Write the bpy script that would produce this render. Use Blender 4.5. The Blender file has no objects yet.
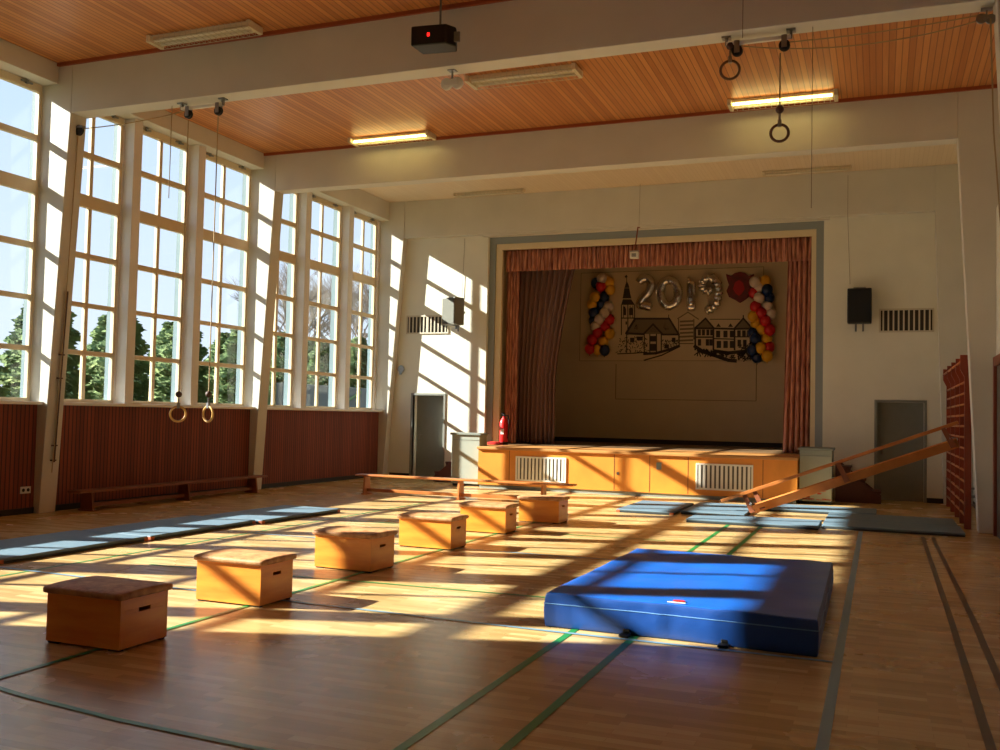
import bpy, bmesh, math, random
from mathutils import Vector, Matrix, noise
random.seed(7)
PI = math.pi
S = bpy.context.scene
COL = S.collection

# ------------------------------------------------------------------ camera
F, YAW, PITCH, ROLL, EYE = 964.6, .37581, .04112, .02168, 1.6
fw = Vector((-math.sin(YAW)*math.cos(PITCH), math.cos(YAW)*math.cos(PITCH), math.sin(PITCH)))
r0 = Vector((math.cos(YAW), math.sin(YAW), 0)); u0 = r0.cross(fw)
rt = r0*math.cos(ROLL)+u0*math.sin(ROLL); up = u0*math.cos(ROLL)-r0*math.sin(ROLL)
CAM = Vector((0, 0, EYE))
cd = bpy.data.cameras.new('camera'); cam = bpy.data.objects.new('camera', cd); COL.objects.link(cam)
cam.matrix_world = Matrix(((rt.x, up.x, -fw.x, 0), (rt.y, up.y, -fw.y, 0), (rt.z, up.z, -fw.z, EYE), (0, 0, 0, 1)))
cd.sensor_width = 36; cd.lens = F*36/1000; cd.clip_end = 400; cd.clip_start = .05
S.camera = cam

def on(x, y, ax, v):
    """the point of the plane axis=v that the photograph shows at pixel x, y (used to survey the real positions)"""
    d = rt*((x-500)/F) - up*((y-375)/F) + fw
    return CAM + d*((v-CAM[ax])/d[ax])

# ------------------------------------------------------------------ materials
def lin(c):
    return tuple((v/255/12.92 if v/255 <= .04045 else ((v/255+.055)/1.055)**2.4) for v in c)+(1,)
def N(t, kind, **kw):
    n = t.nodes.new(kind)
    for k, v in kw.items():
        if k in n.inputs.keys() if isinstance(k, str) else False: n.inputs[k].default_value = v
        else: setattr(n, k, v)
    return n
MATS = {}
def mat(name, col, rough=.6, metal=0, spec=.5, var=0, scale=6, stretch=(1, 1, 1), col2=None, bump=0, bscale=40, emit=0, detail=4, coat=0):
    if name in MATS: return MATS[name]
    m = bpy.data.materials.new(name); m.use_nodes = True; t = m.node_tree; b = t.nodes['Principled BSDF']
    b.inputs['Roughness'].default_value = rough; b.inputs['Metallic'].default_value = metal
    b.inputs['Specular IOR Level'].default_value = spec
    if coat: b.inputs['Coat Weight'].default_value = coat; b.inputs['Coat Roughness'].default_value = .25
    c1 = lin(col); b.inputs['Base Color'].default_value = c1
    tc = N(t, 'ShaderNodeTexCoord'); mp = N(t, 'ShaderNodeMapping'); mp.inputs['Scale'].default_value = stretch
    t.links.new(tc.outputs['Object'], mp.inputs['Vector'])
    if var or col2:
        no = N(t, 'ShaderNodeTexNoise'); no.inputs['Scale'].default_value = scale; no.inputs['Detail'].default_value = detail
        t.links.new(mp.outputs[0], no.inputs['Vector'])
        rp = N(t, 'ShaderNodeValToRGB'); rp.color_ramp.elements[0].position = .3; rp.color_ramp.elements[1].position = .7
        if col2: c2 = lin(col2)
        else: c2 = tuple(min(1, v*(1+var)) for v in c1[:3])+(1,); c1 = tuple(v*(1-var) for v in c1[:3])+(1,)
        rp.color_ramp.elements[0].color = c1; rp.color_ramp.elements[1].color = c2
        t.links.new(no.outputs['Fac'], rp.inputs[0]); t.links.new(rp.outputs[0], b.inputs['Base Color'])
    if bump:
        n2 = N(t, 'ShaderNodeTexNoise'); n2.inputs['Scale'].default_value = bscale; n2.inputs['Detail'].default_value = 3
        t.links.new(mp.outputs[0], n2.inputs['Vector'])
        bu = N(t, 'ShaderNodeBump'); bu.inputs['Strength'].default_value = bump; bu.inputs['Distance'].default_value = .02
        t.links.new(n2.outputs['Fac'], bu.inputs['Height']); t.links.new(bu.outputs[0], b.inputs['Normal'])
    if emit:
        b.inputs['Emission Color'].default_value = lin(col); b.inputs['Emission Strength'].default_value = emit
    MATS[name] = m; return m

def plank_mat(name, ca, cb, gap, width, axis, rough=.45, length=40., bump=.6, grain=(1, 1, 1)):
    """boards with grooves; axis: the direction of the board WIDTH on the object ('x','y')"""
    m = bpy.data.materials.new(name); m.use_nodes = True; t = m.node_tree; b = t.nodes['Principled BSDF']
    b.inputs['Roughness'].default_value = rough
    tc = N(t, 'ShaderNodeTexCoord'); sp = N(t, 'ShaderNodeSeparateXYZ'); t.links.new(tc.outputs['Object'], sp.inputs[0])
    dv = N(t, 'ShaderNodeMath', operation='DIVIDE'); dv.inputs[1].default_value = width
    t.links.new(sp.outputs[axis.upper()], dv.inputs[0])
    fr = N(t, 'ShaderNodeMath', operation='FRACT'); t.links.new(dv.outputs[0], fr.inputs[0])
    fl = N(t, 'ShaderNodeMath', operation='FLOOR'); t.links.new(dv.outputs[0], fl.inputs[0])
    wn = N(t, 'ShaderNodeTexWhiteNoise', noise_dimensions='1D'); t.links.new(fl.outputs[0], wn.inputs['W'])
    mp = N(t, 'ShaderNodeMapping'); mp.inputs['Scale'].default_value = grain; t.links.new(tc.outputs['Object'], mp.inputs[0])
    no = N(t, 'ShaderNodeTexNoise'); no.inputs['Scale'].default_value = 3; no.inputs['Detail'].default_value = 5; t.links.new(mp.outputs[0], no.inputs['Vector'])
    ad = N(t, 'ShaderNodeMath', operation='ADD'); t.links.new(wn.outputs['Value'], ad.inputs[0]); t.links.new(no.outputs['Fac'], ad.inputs[1])
    hf = N(t, 'ShaderNodeMath', operation='MULTIPLY'); hf.inputs[1].default_value = .5; t.links.new(ad.outputs[0], hf.inputs[0])
    rp = N(t, 'ShaderNodeValToRGB'); rp.color_ramp.elements[0].position = .25; rp.color_ramp.elements[1].position = .75
    rp.color_ramp.elements[0].color = lin(ca); rp.color_ramp.elements[1].color = lin(cb); t.links.new(hf.outputs[0], rp.inputs[0])
    g = N(t, 'ShaderNodeMath', operation='LESS_THAN'); g.inputs[1].default_value = gap[0]; t.links.new(fr.outputs[0], g.inputs[0])
    mx = N(t, 'ShaderNodeMix', data_type='RGBA'); t.links.new(g.outputs[0], mx.inputs[0]); t.links.new(rp.outputs[0], mx.inputs[6])
    mx.inputs[7].default_value = lin(gap[1]); t.links.new(mx.outputs[2], b.inputs['Base Color'])
    MATS[name] = m; return m

def floor_mat():
    m = bpy.data.materials.new('parquet'); m.use_nodes = True; t = m.node_tree; b = t.nodes['Principled BSDF']
    tc = N(t, 'ShaderNodeTexCoord')
    br = N(t, 'ShaderNodeTexBrick'); br.inputs['Scale'].default_value = 1; br.inputs['Brick Width'].default_value = .42
    br.inputs['Row Height'].default_value = .07; br.inputs['Mortar Size'].default_value = .0015; br.inputs['Mortar Smooth'].default_value = .3
    br.inputs['Color1'].default_value = (0, 0, 0, 1); br.inputs['Color2'].default_value = (1, 1, 1, 1); br.inputs['Mortar'].default_value = (.1, .1, .1, 1)
    br.offset = .37
    t.links.new(tc.outputs['Object'], br.inputs['Vector'])
    mp = N(t, 'ShaderNodeMapping'); mp.inputs['Scale'].default_value = (3, 28, 1); t.links.new(tc.outputs['Object'], mp.inputs[0])
    no = N(t, 'ShaderNodeTexNoise'); no.inputs['Scale'].default_value = 1.6; no.inputs['Detail'].default_value = 6; t.links.new(mp.outputs[0], no.inputs['Vector'])
    mx = N(t, 'ShaderNodeMix', data_type='RGBA'); mx.inputs[0].default_value = .45
    t.links.new(br.outputs['Color'], mx.inputs[6]); t.links.new(no.outputs['Color'], mx.inputs[7])
    rp = N(t, 'ShaderNodeValToRGB'); e = rp.color_ramp.elements
    e[0].position = .12; e[0].color = lin((168, 136, 84)); e[1].position = .88; e[1].color = lin((220, 192, 138))
    k = e.new(.5); k.color = lin((200, 164, 108))
    t.links.new(mx.outputs[2], rp.inputs[0]); t.links.new(rp.outputs[0], b.inputs['Base Color'])
    n2 = N(t, 'ShaderNodeTexNoise'); n2.inputs['Scale'].default_value = .9; n2.inputs['Detail'].default_value = 5; t.links.new(tc.outputs['Object'], n2.inputs['Vector'])
    mr = N(t, 'ShaderNodeMapRange'); mr.inputs['To Min'].default_value = .20; mr.inputs['To Max'].default_value = .33
    t.links.new(n2.outputs['Fac'], mr.inputs['Value']); t.links.new(mr.outputs[0], b.inputs['Roughness'])
    b.inputs['Specular IOR Level'].default_value = .5
    return m

def glass_mat():
    m = bpy.data.materials.new('window_glass'); m.use_nodes = True; t = m.node_tree
    for n in list(t.nodes):
        if n.type != 'OUTPUT_MATERIAL': t.nodes.remove(n)
    out = [n for n in t.nodes if n.type == 'OUTPUT_MATERIAL'][0]
    tr = N(t, 'ShaderNodeBsdfTransparent'); tr.inputs[0].default_value = (.95, .97, .97, 1)
    gl = N(t, 'ShaderNodeBsdfGlossy'); gl.inputs['Roughness'].default_value = .02
    fr = N(t, 'ShaderNodeLayerWeight'); fr.inputs[0].default_value = .5
    pw = N(t, 'ShaderNodeMath', operation='POWER'); pw.inputs[1].default_value = 5; t.links.new(fr.outputs['Facing'], pw.inputs[0])
    ml = N(t, 'ShaderNodeMath', operation='MULTIPLY_ADD'); ml.inputs[1].default_value = .6; ml.inputs[2].default_value = .04; t.links.new(pw.outputs[0], ml.inputs[0])
    mx = N(t, 'ShaderNodeMixShader'); t.links.new(ml.outputs[0], mx.inputs[0]); t.links.new(tr.outputs[0], mx.inputs[1]); t.links.new(gl.outputs[0], mx.inputs[2])
    t.links.new(mx.outputs[0], out.inputs[0]); return m

M = dict(
 floor=floor_mat(), glass=glass_mat(),
 wall=mat('painted_wall', (220, 218, 202), .75, var=.03, scale=2, bump=.05, bscale=60),
 frame_paint=mat('portal_paint', (204, 201, 188), .65, var=.04, scale=1.5),
 post=mat('post_paint', (224, 220, 212), .6, var=.02),
 wood_ceiling=plank_mat('ceiling_boards', (176, 108, 54), (206, 140, 78), (.15, (140, 84, 42)), .085, 'x', .38, grain=(8, .5, 1)),
 plaster_ceiling=plank_mat('painted_boards', (218, 200, 170), (222, 205, 176), (.07, (204, 186, 154)), .085, 'x', .6),
 wainscot=plank_mat('wainscot_boards', (112, 46, 24), (138, 62, 34), (.25, (60, 24, 14)), .075, 'y', .7, grain=(8, 8, .6)),
 win=mat('window_paint', (214, 196, 160), .5, var=.03),
 sill=mat('sill_paint', (228, 224, 214), .45),
 dark=mat('black_base', (26, 22, 20), .6),
 oak=mat('stage_panel', (220, 140, 50), .45, var=.1, scale=2, stretch=(1.5, 8, 1), coat=.2),
 oak_edge=mat('stage_edge', (190, 134, 74), .45, var=.12, scale=4, stretch=(1, 8, 8)),
 stage_floor=mat('stage_boards', (120, 92, 62), .5, var=.15, scale=3, stretch=(1, 10, 1)),
 cream=mat('proscenium_cream', (214, 198, 162), .7),
 bluegrey=mat('proscenium_grey', (134, 142, 142), .55),
 stagewall=mat('stage_wall', (196, 178, 146), .8, var=.04, scale=1.5),
 door=mat('grey_door', (128, 130, 122), .5, var=.04),
 grey=mat('heater_grey', (158, 164, 152), .5, var=.03),
 greytop=mat('heater_top', (132, 138, 130), .45),
 ply=mat('vault_plywood', (220, 124, 30), .42, col2=(240, 158, 52), scale=2.2, stretch=(1, 1, 6), bump=.03, coat=.3),
 leather=mat('vault_leather', (158, 100, 56), .62, col2=(208, 158, 104), scale=14, bump=.3, bscale=50, detail=8),
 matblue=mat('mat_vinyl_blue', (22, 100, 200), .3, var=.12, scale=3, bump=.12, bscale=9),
 matside=mat('mat_vinyl_side_shaded', (20, 68, 142), .42, var=.1, scale=4, bump=.15, bscale=12),  # cover blue darkened for the sides, shade of the mat's front in the colour
 matgrey=mat('mat_grey_blue', (98, 122, 138), .6, var=.06, scale=4, bump=.05),
 matedge=mat('mat_edge_dark', (40, 48, 54), .6),
 orange=mat('mat_corner_leather', (176, 92, 48), .6),
 bench=mat('bench_wood', (196, 122, 58), .4, col2=(168, 96, 42), scale=3, stretch=(1, 1, 1), coat=.3),
 benchdark=mat('bench_old_wood', (128, 70, 40), .45, var=.15, scale=4),
 bars=mat('wall_bar_wood', (136, 52, 26), .4, var=.15, scale=4, stretch=(1, 1, .3), coat=.3),
 rung=mat('rung_wood', (182, 108, 56), .4),
 steps=mat('steps_wood', (84, 38, 26), .5, var=.1),
 curtain=mat('curtain_red', (100, 34, 30), .85, col2=(206, 142, 112), scale=6, stretch=(7, 7, .5)),
 curtain2=mat('curtain_plum', (116, 86, 76), .9, var=.12, scale=3, stretch=(6, 6, .3)),
 black=mat('black_plastic', (14, 14, 15), .45), blackmesh=mat('speaker_cloth', (24, 24, 26), .9, bump=.3, bscale=200),
 speakergrey=mat('speaker_grey', (112, 112, 104), .6),
 metal=mat('steel', (150, 150, 148), .35, 1), chrome=mat('foil_silver', (236, 232, 226), .2, 1, bump=.4, bscale=7),
 rope=mat('rope', (168, 148, 112), .9), cord=mat('thin_cord', (124, 108, 84), .8), ring=mat('ring_wood', (196, 150, 74), .4, coat=.3),
 ringdark=mat('ring_dark_wood', (104, 70, 48), .4), leatherstrap=mat('strap_leather', (70, 40, 26), .6),
 red=mat('extinguisher_red', (200, 22, 22), .35), redmat=mat('red_plastic', (206, 40, 34), .5),
 white=mat('white_paint', (226, 222, 210), .5), lampbody=mat('lamp_housing', (214, 200, 168), .5), lampgrid=mat('lamp_guard_wire', (196, 186, 160), .4, .4),
 tube=mat('lit_tube', (255, 232, 150), .5, emit=11), tube_off=mat('unlit_tube', (226, 220, 200), .3),
 led=mat('red_led', (255, 30, 26), .5, emit=2.5),
 lgreen=mat('line_green', (40, 132, 62), .35), lblue=mat('line_blue', (120, 156, 176), .35), lblack=mat('line_black', (84, 54, 34), .35),
 banner=mat('banner_cloth', (204, 184, 148), .8), ink=mat('drawing_ink', (56, 48, 38), .8), ink2=mat('drawing_wash', (122, 106, 82), .8),
 crest=mat('crest_red', (122, 22, 22), .6, col2=(84, 34, 28), scale=9), crest2=mat('crest_emblem', (168, 20, 24), .6),
 bred=mat('balloon_red', (196, 24, 26), .35), bblue=mat('balloon_blue', (18, 40, 84), .3), byel=mat('balloon_yellow', (228, 170, 20), .35), bwhite=mat('balloon_white', (222, 204, 186), .35),
 socket=mat('socket_cream', (206, 200, 186), .4),
 doorwood=mat('door_frame_brown', (122, 58, 36), .45), doorglass=mat('door_grey_pane', (88, 96, 92), .3),
 redmarks=mat('streak_red', (188, 74, 52), .8),
 grass=mat('lawn', (58, 70, 36), .95, col2=(92, 88, 54), scale=.6), needle=mat('conifer_green', (78, 108, 60), .9, col2=(142, 158, 96), scale=.8),
 bark=mat('bark', (126, 112, 100), .9, var=.2), bush=mat('bush_green', (112, 124, 66), .9, col2=(160, 146, 86), scale=.9),
 outwall=mat('outside_wall', (112, 112, 104), .8, var=.05), exterior=mat('outside_post', (98, 120, 128), .7),
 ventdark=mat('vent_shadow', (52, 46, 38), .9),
 roof=mat('outside_roof', (90, 80, 74), .8),
)

# ------------------------------------------------------------------ mesh helpers
class MB:
    def __init__(s): s.b = bmesh.new(); s.mi = 0
    def _v(s, pts): return [s.b.verts.new(p) for p in pts]
    def face(s, vs):
        try:
            f = s.b.faces.new(vs); f.material_index = s.mi; return f
        except ValueError: return None
    def box(s, a, b, mtx=None):
        x0, y0, z0 = a; x1, y1, z1 = b
        P = [Vector(p) for p in ((x0,y0,z0),(x1,y0,z0),(x1,y1,z0),(x0,y1,z0),(x0,y0,z1),(x1,y0,z1),(x1,y1,z1),(x0,y1,z1))]
        if mtx: P = [mtx @ p for p in P]
        v = s._v(P)
        for q in ((3,2,1,0),(4,5,6,7),(0,1,5,4),(1,2,6,5),(2,3,7,6),(3,0,4,7)): s.face([v[i] for i in q])
        return s
    def prism(s, poly, axis, a, b):
        """poly in the plane of the two other axes (in xyz order), extruded along axis from a to b"""
        def P(p, h):
            l = list(p); l.insert(axis, h); return Vector(l)
        A = s._v([P(p, a) for p in poly]); B = s._v([P(p, b) for p in poly]); n = len(poly)
        s.face(A[::-1]); s.face(B)
        for i in range(n): s.face([A[i], A[(i+1) % n], B[(i+1) % n], B[i]])
        return s
    def tube(s, pts, r, n=8, cap=True, closed=False):
        pts = [Vector(p) for p in pts]; rings = []; L = len(pts)
        ref = None
        for i, p in enumerate(pts):
            if closed: t = (pts[(i+1) % L]-pts[i-1])
            else: t = pts[min(i+1, L-1)]-pts[max(i-1, 0)]
            if t.length < 1e-9: t = Vector((0, 0, 1))
            t.normalize()
            if ref is None: ref = Vector((0, 0, 1)) if abs(t.z) < .9 else Vector((1, 0, 0))
            x = ref - t*ref.dot(t)
            if x.length < 1e-6: x = t.orthogonal()
            x.normalize(); ref = x; y = t.cross(x)
            rr = r[i] if isinstance(r, (list, tuple)) else r
            rings.append(s._v([p+(x*math.cos(2*PI*k/n)+y*math.sin(2*PI*k/n))*rr for k in range(n)]))
        m = L if closed else L-1
        for i in range(m):
            A, B = rings[i], rings[(i+1) % L]
            for k in range(n): s.face([A[k], A[(k+1) % n], B[(k+1) % n], B[k]])
        if cap and not closed: s.face(rings[0][::-1]); s.face(rings[-1])
        return s
    def lathe(s, prof, c=(0, 0, 0), n=16, axis=2):
        c = Vector(c); rings = []
        for rr, h in prof:
            pts = []
            for k in range(n):
                a = 2*PI*k/n; q = [math.cos(a)*rr, math.sin(a)*rr]; q.insert(axis, h); pts.append(c+Vector(q))
            rings.append(s._v(pts))
        for A, B in zip(rings, rings[1:]):
            for k in range(n): s.face([A[k], A[(k+1) % n], B[(k+1) % n], B[k]])
        s.face(rings[0][::-1]); s.face(rings[-1]); return s
    def ball(s, c, r, n=12, m=8, sq=(1, 1, 1)):
        c = Vector(c); rings = []
        top = s.b.verts.new(c+Vector((0, 0, r*sq[2]))); bot = s.b.verts.new(c-Vector((0, 0, r*sq[2])))
        for j in range(1, m):
            th = PI*j/m
            rings.append(s._v([c+Vector((r*sq[0]*math.sin(th)*math.cos(2*PI*k/n), r*sq[1]*math.sin(th)*math.sin(2*PI*k/n), r*sq[2]*math.cos(th))) for k in range(n)]))
        for k in range(n):
            s.face([top, rings[0][k], rings[0][(k+1) % n]]); s.face([bot, rings[-1][(k+1) % n], rings[-1][k]])
        for A, B in zip(rings, rings[1:]):
            for k in range(n): s.face([A[k], B[k], B[(k+1) % n], A[(k+1) % n]])
        return s
    def build(s, name, mats, parent=None, bevel=0, smooth=False, loc=None, seg=2):
        bmesh.ops.recalc_face_normals(s.b, faces=s.b.faces[:])
        me = bpy.data.meshes.new(name)
        # object origin at the base of the geometry (or at the parent's own origin)
        P = [v.co.copy() for v in s.b.verts]
        if parent is None and loc is None:
            lo = Vector((min(p.x for p in P), min(p.y for p in P), min(p.z for p in P))); hi = Vector((max(p.x for p in P), max(p.y for p in P), 0))
            loc = Vector(((lo.x+hi.x)/2, (lo.y+hi.y)/2, lo.z))
        if loc is not None and parent is None:
            for v in s.b.verts: v.co -= Vector(loc)
        s.b.to_mesh(me); s.b.free()
        o = bpy.data.objects.new(name, me); COL.objects.link(o)
        if parent is not None: o.parent = parent
        elif loc is not None: o.location = loc
        for m in (mats if isinstance(mats, (list, tuple)) else [mats]): me.materials.append(m)
        if smooth:
            for p in me.polygons: p.use_smooth = True
        if bevel:
            bv = o.modifiers.new('bevel', 'BEVEL'); bv.width = bevel; bv.segments = seg; bv.limit_method = 'ANGLE'; bv.angle_limit = .7
            if not smooth:
                for p in me.polygons: p.use_smooth = True
                o.modifiers.new('wn', 'WEIGHTED_NORMAL')
        return o

def thing(name, label, cat, loc=(0, 0, 0), rz=0, group=None):
    o = bpy.data.objects.new(name, None); COL.objects.link(o); o.location = loc; o.rotation_euler = (0, 0, rz)
    o.empty_display_size = .1
    o['label'] = label; o['category'] = cat
    if group: o['group'] = group
    return o
def tag(o, label, cat, group=None):
    o['label'] = label; o['category'] = cat
    if group: o['group'] = group
    return o
def struct(o): o['kind'] = 'structure'; return o
def lab(o, l): o['label'] = l; return o
def dup(root, loc, rz=0, label=None, group=None):
    r = root.copy(); COL.objects.link(r); r.location = loc; r.rotation_euler = (0, 0, rz)
    if label: r['label'] = label
    if group: r['group'] = group
    for ch in list(root.children):
        c = ch.copy(); COL.objects.link(c); c.parent = r
        for g in list(ch.children):
            d = g.copy(); COL.objects.link(d); d.parent = c
    return r

# ------------------------------------------------------------------ room dimensions
XL, XR = -11.62, 1.72            # wainscot face, right wall face
XW = -11.80                      # window plane
Z1, Z2 = 6.71, 6.86              # ceiling heights
ZB = 5.94                        # underside of the portal beams
YB = 21.5                        # stage wall
YBACK = -3.0
SILL = 1.60

o = MB().box((-12.3, YBACK-.3, -.2), (XR+.4, YB+.3, 0)).build('floor', M['floor'], loc=(0, 0, 0)); struct(o); FLOOR = o
def line(pts, w, m, z=.003):
    b = MB()
    for (x0, y0), (x1, y1) in zip(pts, pts[1:]):
        d = Vector((x1-x0, y1-y0, 0)).normalized(); n = Vector((-d.y, d.x, 0))*w/2
        b.face(b._v([Vector((x0, y0, z))-n, Vector((x1, y1, z))-n, Vector((x1, y1, z))+n, Vector((x0, y0, z))+n]))
    return b.build('court_line', m, parent=FLOOR)
line([(-2.11, 2.0), (-2.14, 15.0)], .055, M['lgreen']); line([(-1.66, 2.0), (-1.66, 15.0)], .055, M['lgreen'])
line([(-.255, 1.5), (-.255, 15.2)], .06, M['lblue'], .004)
line([(-9.6, 7.14), (-5.85, 6.98), (-2.3, 6.88), (-.25, 6.87)], .045, M['lblue'], .005)
line([(-4.76, 2.5), (-4.80, 15.2)], .045, M['lgreen'], .006)
line([(-7.6, 6.5), (-7.55, 15.5)], .04, M['lgreen'])
line([(-6.9, 7.9), (-4.5, 8.05), (-2.15, 8.15)], .04, M['lgreen'], .0045)
line([(-7.5, 10.5), (-2.6, 10.6)], .045, M['lblue'], .0052)
line([(-7.5, 12.4), (-2.6, 12.6)], .04, M['lgreen'], .0047)
line([(-4.95, 4.16), (-4.35, 4.04), (-3.6, 3.94), (-2.76, 3.89), (-2.0, 3.9)], .04, M['lgreen'], .0055)
line([(.50, 3.0), (.55, 9.0), (.57, 15.0)], .05, M['lblack']); line([(.68, 3.0), (.72, 9.0), (.70, 15.0)], .05, M['lblack'])

# ceilings
o = MB().box((-12.3, YBACK-.3, Z1), (XR+.4, 16.05, Z1+.2)).build('ceiling', M['wood_ceiling'], loc=(0, 0, 0)); struct(o)
b = MB()
for y0, y1 in ((10.76, 10.80), (11.11, 11.15), (15.96, 16.0), (5.66, 5.70), (6.01, 6.05)): b.box((XL, y0, Z1-.05), (XR, y1, Z1))
struct(b.build('trim_4', mat('molding_wood', (150, 70, 32), .5)))
o = MB().box((-12.3, 16.05, Z2), (XR+.4, YB+.3, Z2+.2)).build('ceiling_rear', M['plaster_ceiling'], loc=(0, 0, 0)); struct(o)
o.name = 'ceiling'
# portal frames
def portal(y0, y1, zt, nm='beam'):
    b = MB()
    P = [(-11.95, 0), (-11.95, zt), (1.9, zt), (1.9, 0), (1.37, 0), (1.08, ZB), (-11.02, ZB), (-11.47, 0)]
    # three convex pieces joined into one frame
    b.prism([(-11.87, 0), (-11.51, 0), (-11.20, ZB), (-11.20, zt), (-11.87, zt)], 1, y0, y1)
    b.prism([(1.37, 0), (1.95, 0), (1.95, zt), (1.08, zt), (1.08, ZB)], 1, y0, y1)
    b.prism([(-11.20, ZB), (1.08, ZB), (1.08, zt), (-11.20, zt)], 1, y0, y1)
    return struct(b.build(nm, M['frame_paint'], bevel=.012))
portal(.3, .65, Z1); portal(5.7, 6.01, Z1); portal(10.8, 11.11, Z1); portal(16.0, 16.3, Z2)
b = MB()
b.prism([(-11.87, 0), (-11.47, 0), (-11.05, ZB), (-11.05, Z2), (-11.87, Z2)], 1, 21.28, YB)
b.prism([(1.2, 0), (1.95, 0), (1.95, Z2), (1.02, Z2), (1.02, ZB)], 1, 21.28, YB)
b.box((-11.05, 21.3, ZB), (1.02, YB, Z2))
struct(b.build('beam', M['frame_paint'], bevel=.01))

# left wall : wainscot, sill, header, posts
WINS = [(3.10, 3.70), (3.96, 5.68), (6.08, 7.42), (7.66, 8.98), (9.22, 10.79), (11.18, 12.47), (12.70, 14.10), (14.33, 15.985), (16.38, 17.66), (17.90, 19.48), (19.72, 21.20)]
segs = [(YBACK, .3), (.65, 5.7), (6.01, 10.8), (11.11, 16.0), (16.3, 21.28)]
b = MB()
for a, c in segs: b.box((XL-.3, a, 0), (XL, c, SILL))
wl = struct(b.build('wall_left', M['wainscot'], loc=(0, 0, 0)))
b = MB()
for a, c in segs:
    b.box((XL-.45, a, SILL), (XL+.11, c, SILL+.05))
b.build('window_sill', M['sill'], parent=wl, bevel=.008)
b = MB()
for a, c in segs: b.box((XL-.02, a, 0), (XL+.012, c, .09))
b.build('baseboard', M['dark'], parent=wl)
b = MB()
for a, c in segs: b.box((-12.0, a, 6.40), (-11.47, c, Z2 if a > 16 else Z1))
struct(b.build('wall_left_upper', M['frame_paint'], loc=(0, 0, 0), bevel=.008)).name = 'wall_left'
# posts (solid pieces between windows)
edges = [(YBACK, .3), (.65, 3.10), (3.70, 3.96), (6.01, 6.08), (7.42, 7.66), (8.98, 9.22), (11.11, 11.18), (12.47, 12.70), (14.10, 14.33), (16.3, 16.38), (17.66, 17.90), (19.48, 19.72), (21.2, 21.28)]
b = MB(); b2 = MB()
for a, c in edges:
    if c-a > .2:
        b.box((-11.86, a, SILL+.035), (-11.765, a+.035, 6.40)); b.box((-11.86, a+.035, SILL+.035), (-11.56, c, 6.40)); b2.box((-12.0, a+.03, SILL+.035), (-11.861, c-.03, 6.40))
    else:
        b.box((-11.86, a, SILL+.035), (-11.72, c, 6.40))
for a, c in ((.3, .65), (5.7, 6.01), (10.8, 11.11), (16.0, 16.3), (21.28, 21.6)): b2.box((-12.0, a+.02, 0), (-11.871, c-.02, 6.7))
o = struct(b.build('pillar', M['post'], loc=(0, 0, 0), bevel=.006)); o.name = 'wall_left'
o2 = b2.build('outer_post', M['exterior'], parent=o)

# windows
zt = [(1.635, 1.70), (2.40, 2.475), (3.16, 3.235), (3.935, 4.025), (4.75, 4.95), (5.545, 5.64), (6.28, 6.40)]
def window(i, y0, y1):
    fr = .055; b = MB(); h = (y1-y0)
    x0, x1 = XW-.035, XW+.035
    b.box((x0, y0, 1.635), (x1, y0+fr, 6.40)); b.box((x0, y1-fr, 1.635), (x1, y1, 6.40))
    for k, (a, c) in enumerate(zt): b.box((x0-.001, y0+fr, a), (x1+(.012 if k in (0, 4, 6) else -.002), y1-fr, c))
    o = struct(b.build('window_%d' % i, M['win'], loc=(XW, (y0+y1)/2, 1.635), bevel=.006))
    cy = h/2 if h > .8 else None
    mo = .10 if y0 > 19.6 else 0
    if cy:
        q = MB()
        for (a, c), (d, e) in zip(zt, zt[1:]): q.box((-.03, mo-.035, c-1.635), (.03, mo+.035, d-1.635))
        q.build('mullion', M['win'], parent=o, bevel=.005)
    q = MB()
    q.box((-.003, -h/2+fr, .065), (.003, h/2-fr, 6.30-1.635))
    q.build('pane', M['glass'], parent=o)
    for s in (-1, 1):
        if h > .8:
            q = MB(); q.box((.045, s*h*.30-.10, 6.345-1.635), (.075, s*h*.30+.10, 6.37-1.635)); q.box((.04, s*h*.30-.02, 6.33-1.635), (.085, s*h*.30+.02, 6.385-1.635))
            q.build('opener', M['metal'], parent=o)
for i, (a, c) in enumerate(WINS): window(i+1, a, c)

# right wall
o = MB().box((XR, YBACK-.3, 0), (XR+.3, YB+.3, Z2)).build('wall_right', M['wall'], loc=(0, 0, 0)); struct(o)
b = MB()
for a, c in ((16.3, 21.15), (11.11, 14.3), (15.6, 16.0)): b.box((XR-.015, a, 0), (XR+.01, c, .1))
b.build('baseboard', M['dark'], parent=o)
o = MB().box((-12.3, YBACK-.3, 0), (XR+.4, YBACK, Z1)).build('wall_back', M['wall'], loc=(0, 0, 0)); struct(o)

# stage wall with proscenium opening and doors
OX0, OX1, OZ0, OZ1 = -8.86, -1.13, .90, 5.90
DL = (-10.79, -9.95, 2.04); DR = (-.06, .84, 2.03)
b = MB()
Y0, Y1 = YB, YB+.25
b.box((-11.88, Y0, 0), (DL[0], Y1, Z2)); b.box((DL[0], Y0, DL[2]), (DL[1], Y1, Z2)); b.box((DL[1], Y0, 0), (OX0, Y1, Z2)); b.box((OX0, Y0, 0), (OX1, Y1, .83))
b.box((OX0, Y0, OZ1), (OX1, Y1, Z2)); b.box((OX1, Y0, 0), (DR[0], Y1, Z2)); b.box((DR[0], Y0, DR[2]), (DR[1], Y1, Z2)); b.box((DR[1], Y0, 0), (XR+.3, Y1, Z2))
wf = struct(b.build('wall_stage', M['wall'], loc=(0, 0, 0)))
b = MB()
b.box((DL[1]+.05, YB-.012, 0), (-8.3, YB+.01, .1)); b.box((DR[1]+.05, YB-.012, 0), (1.2, YB+.01, .1)); b.box((-11.4, YB-.012, 0), (DL[0]-.05, YB+.01, .1))
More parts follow.
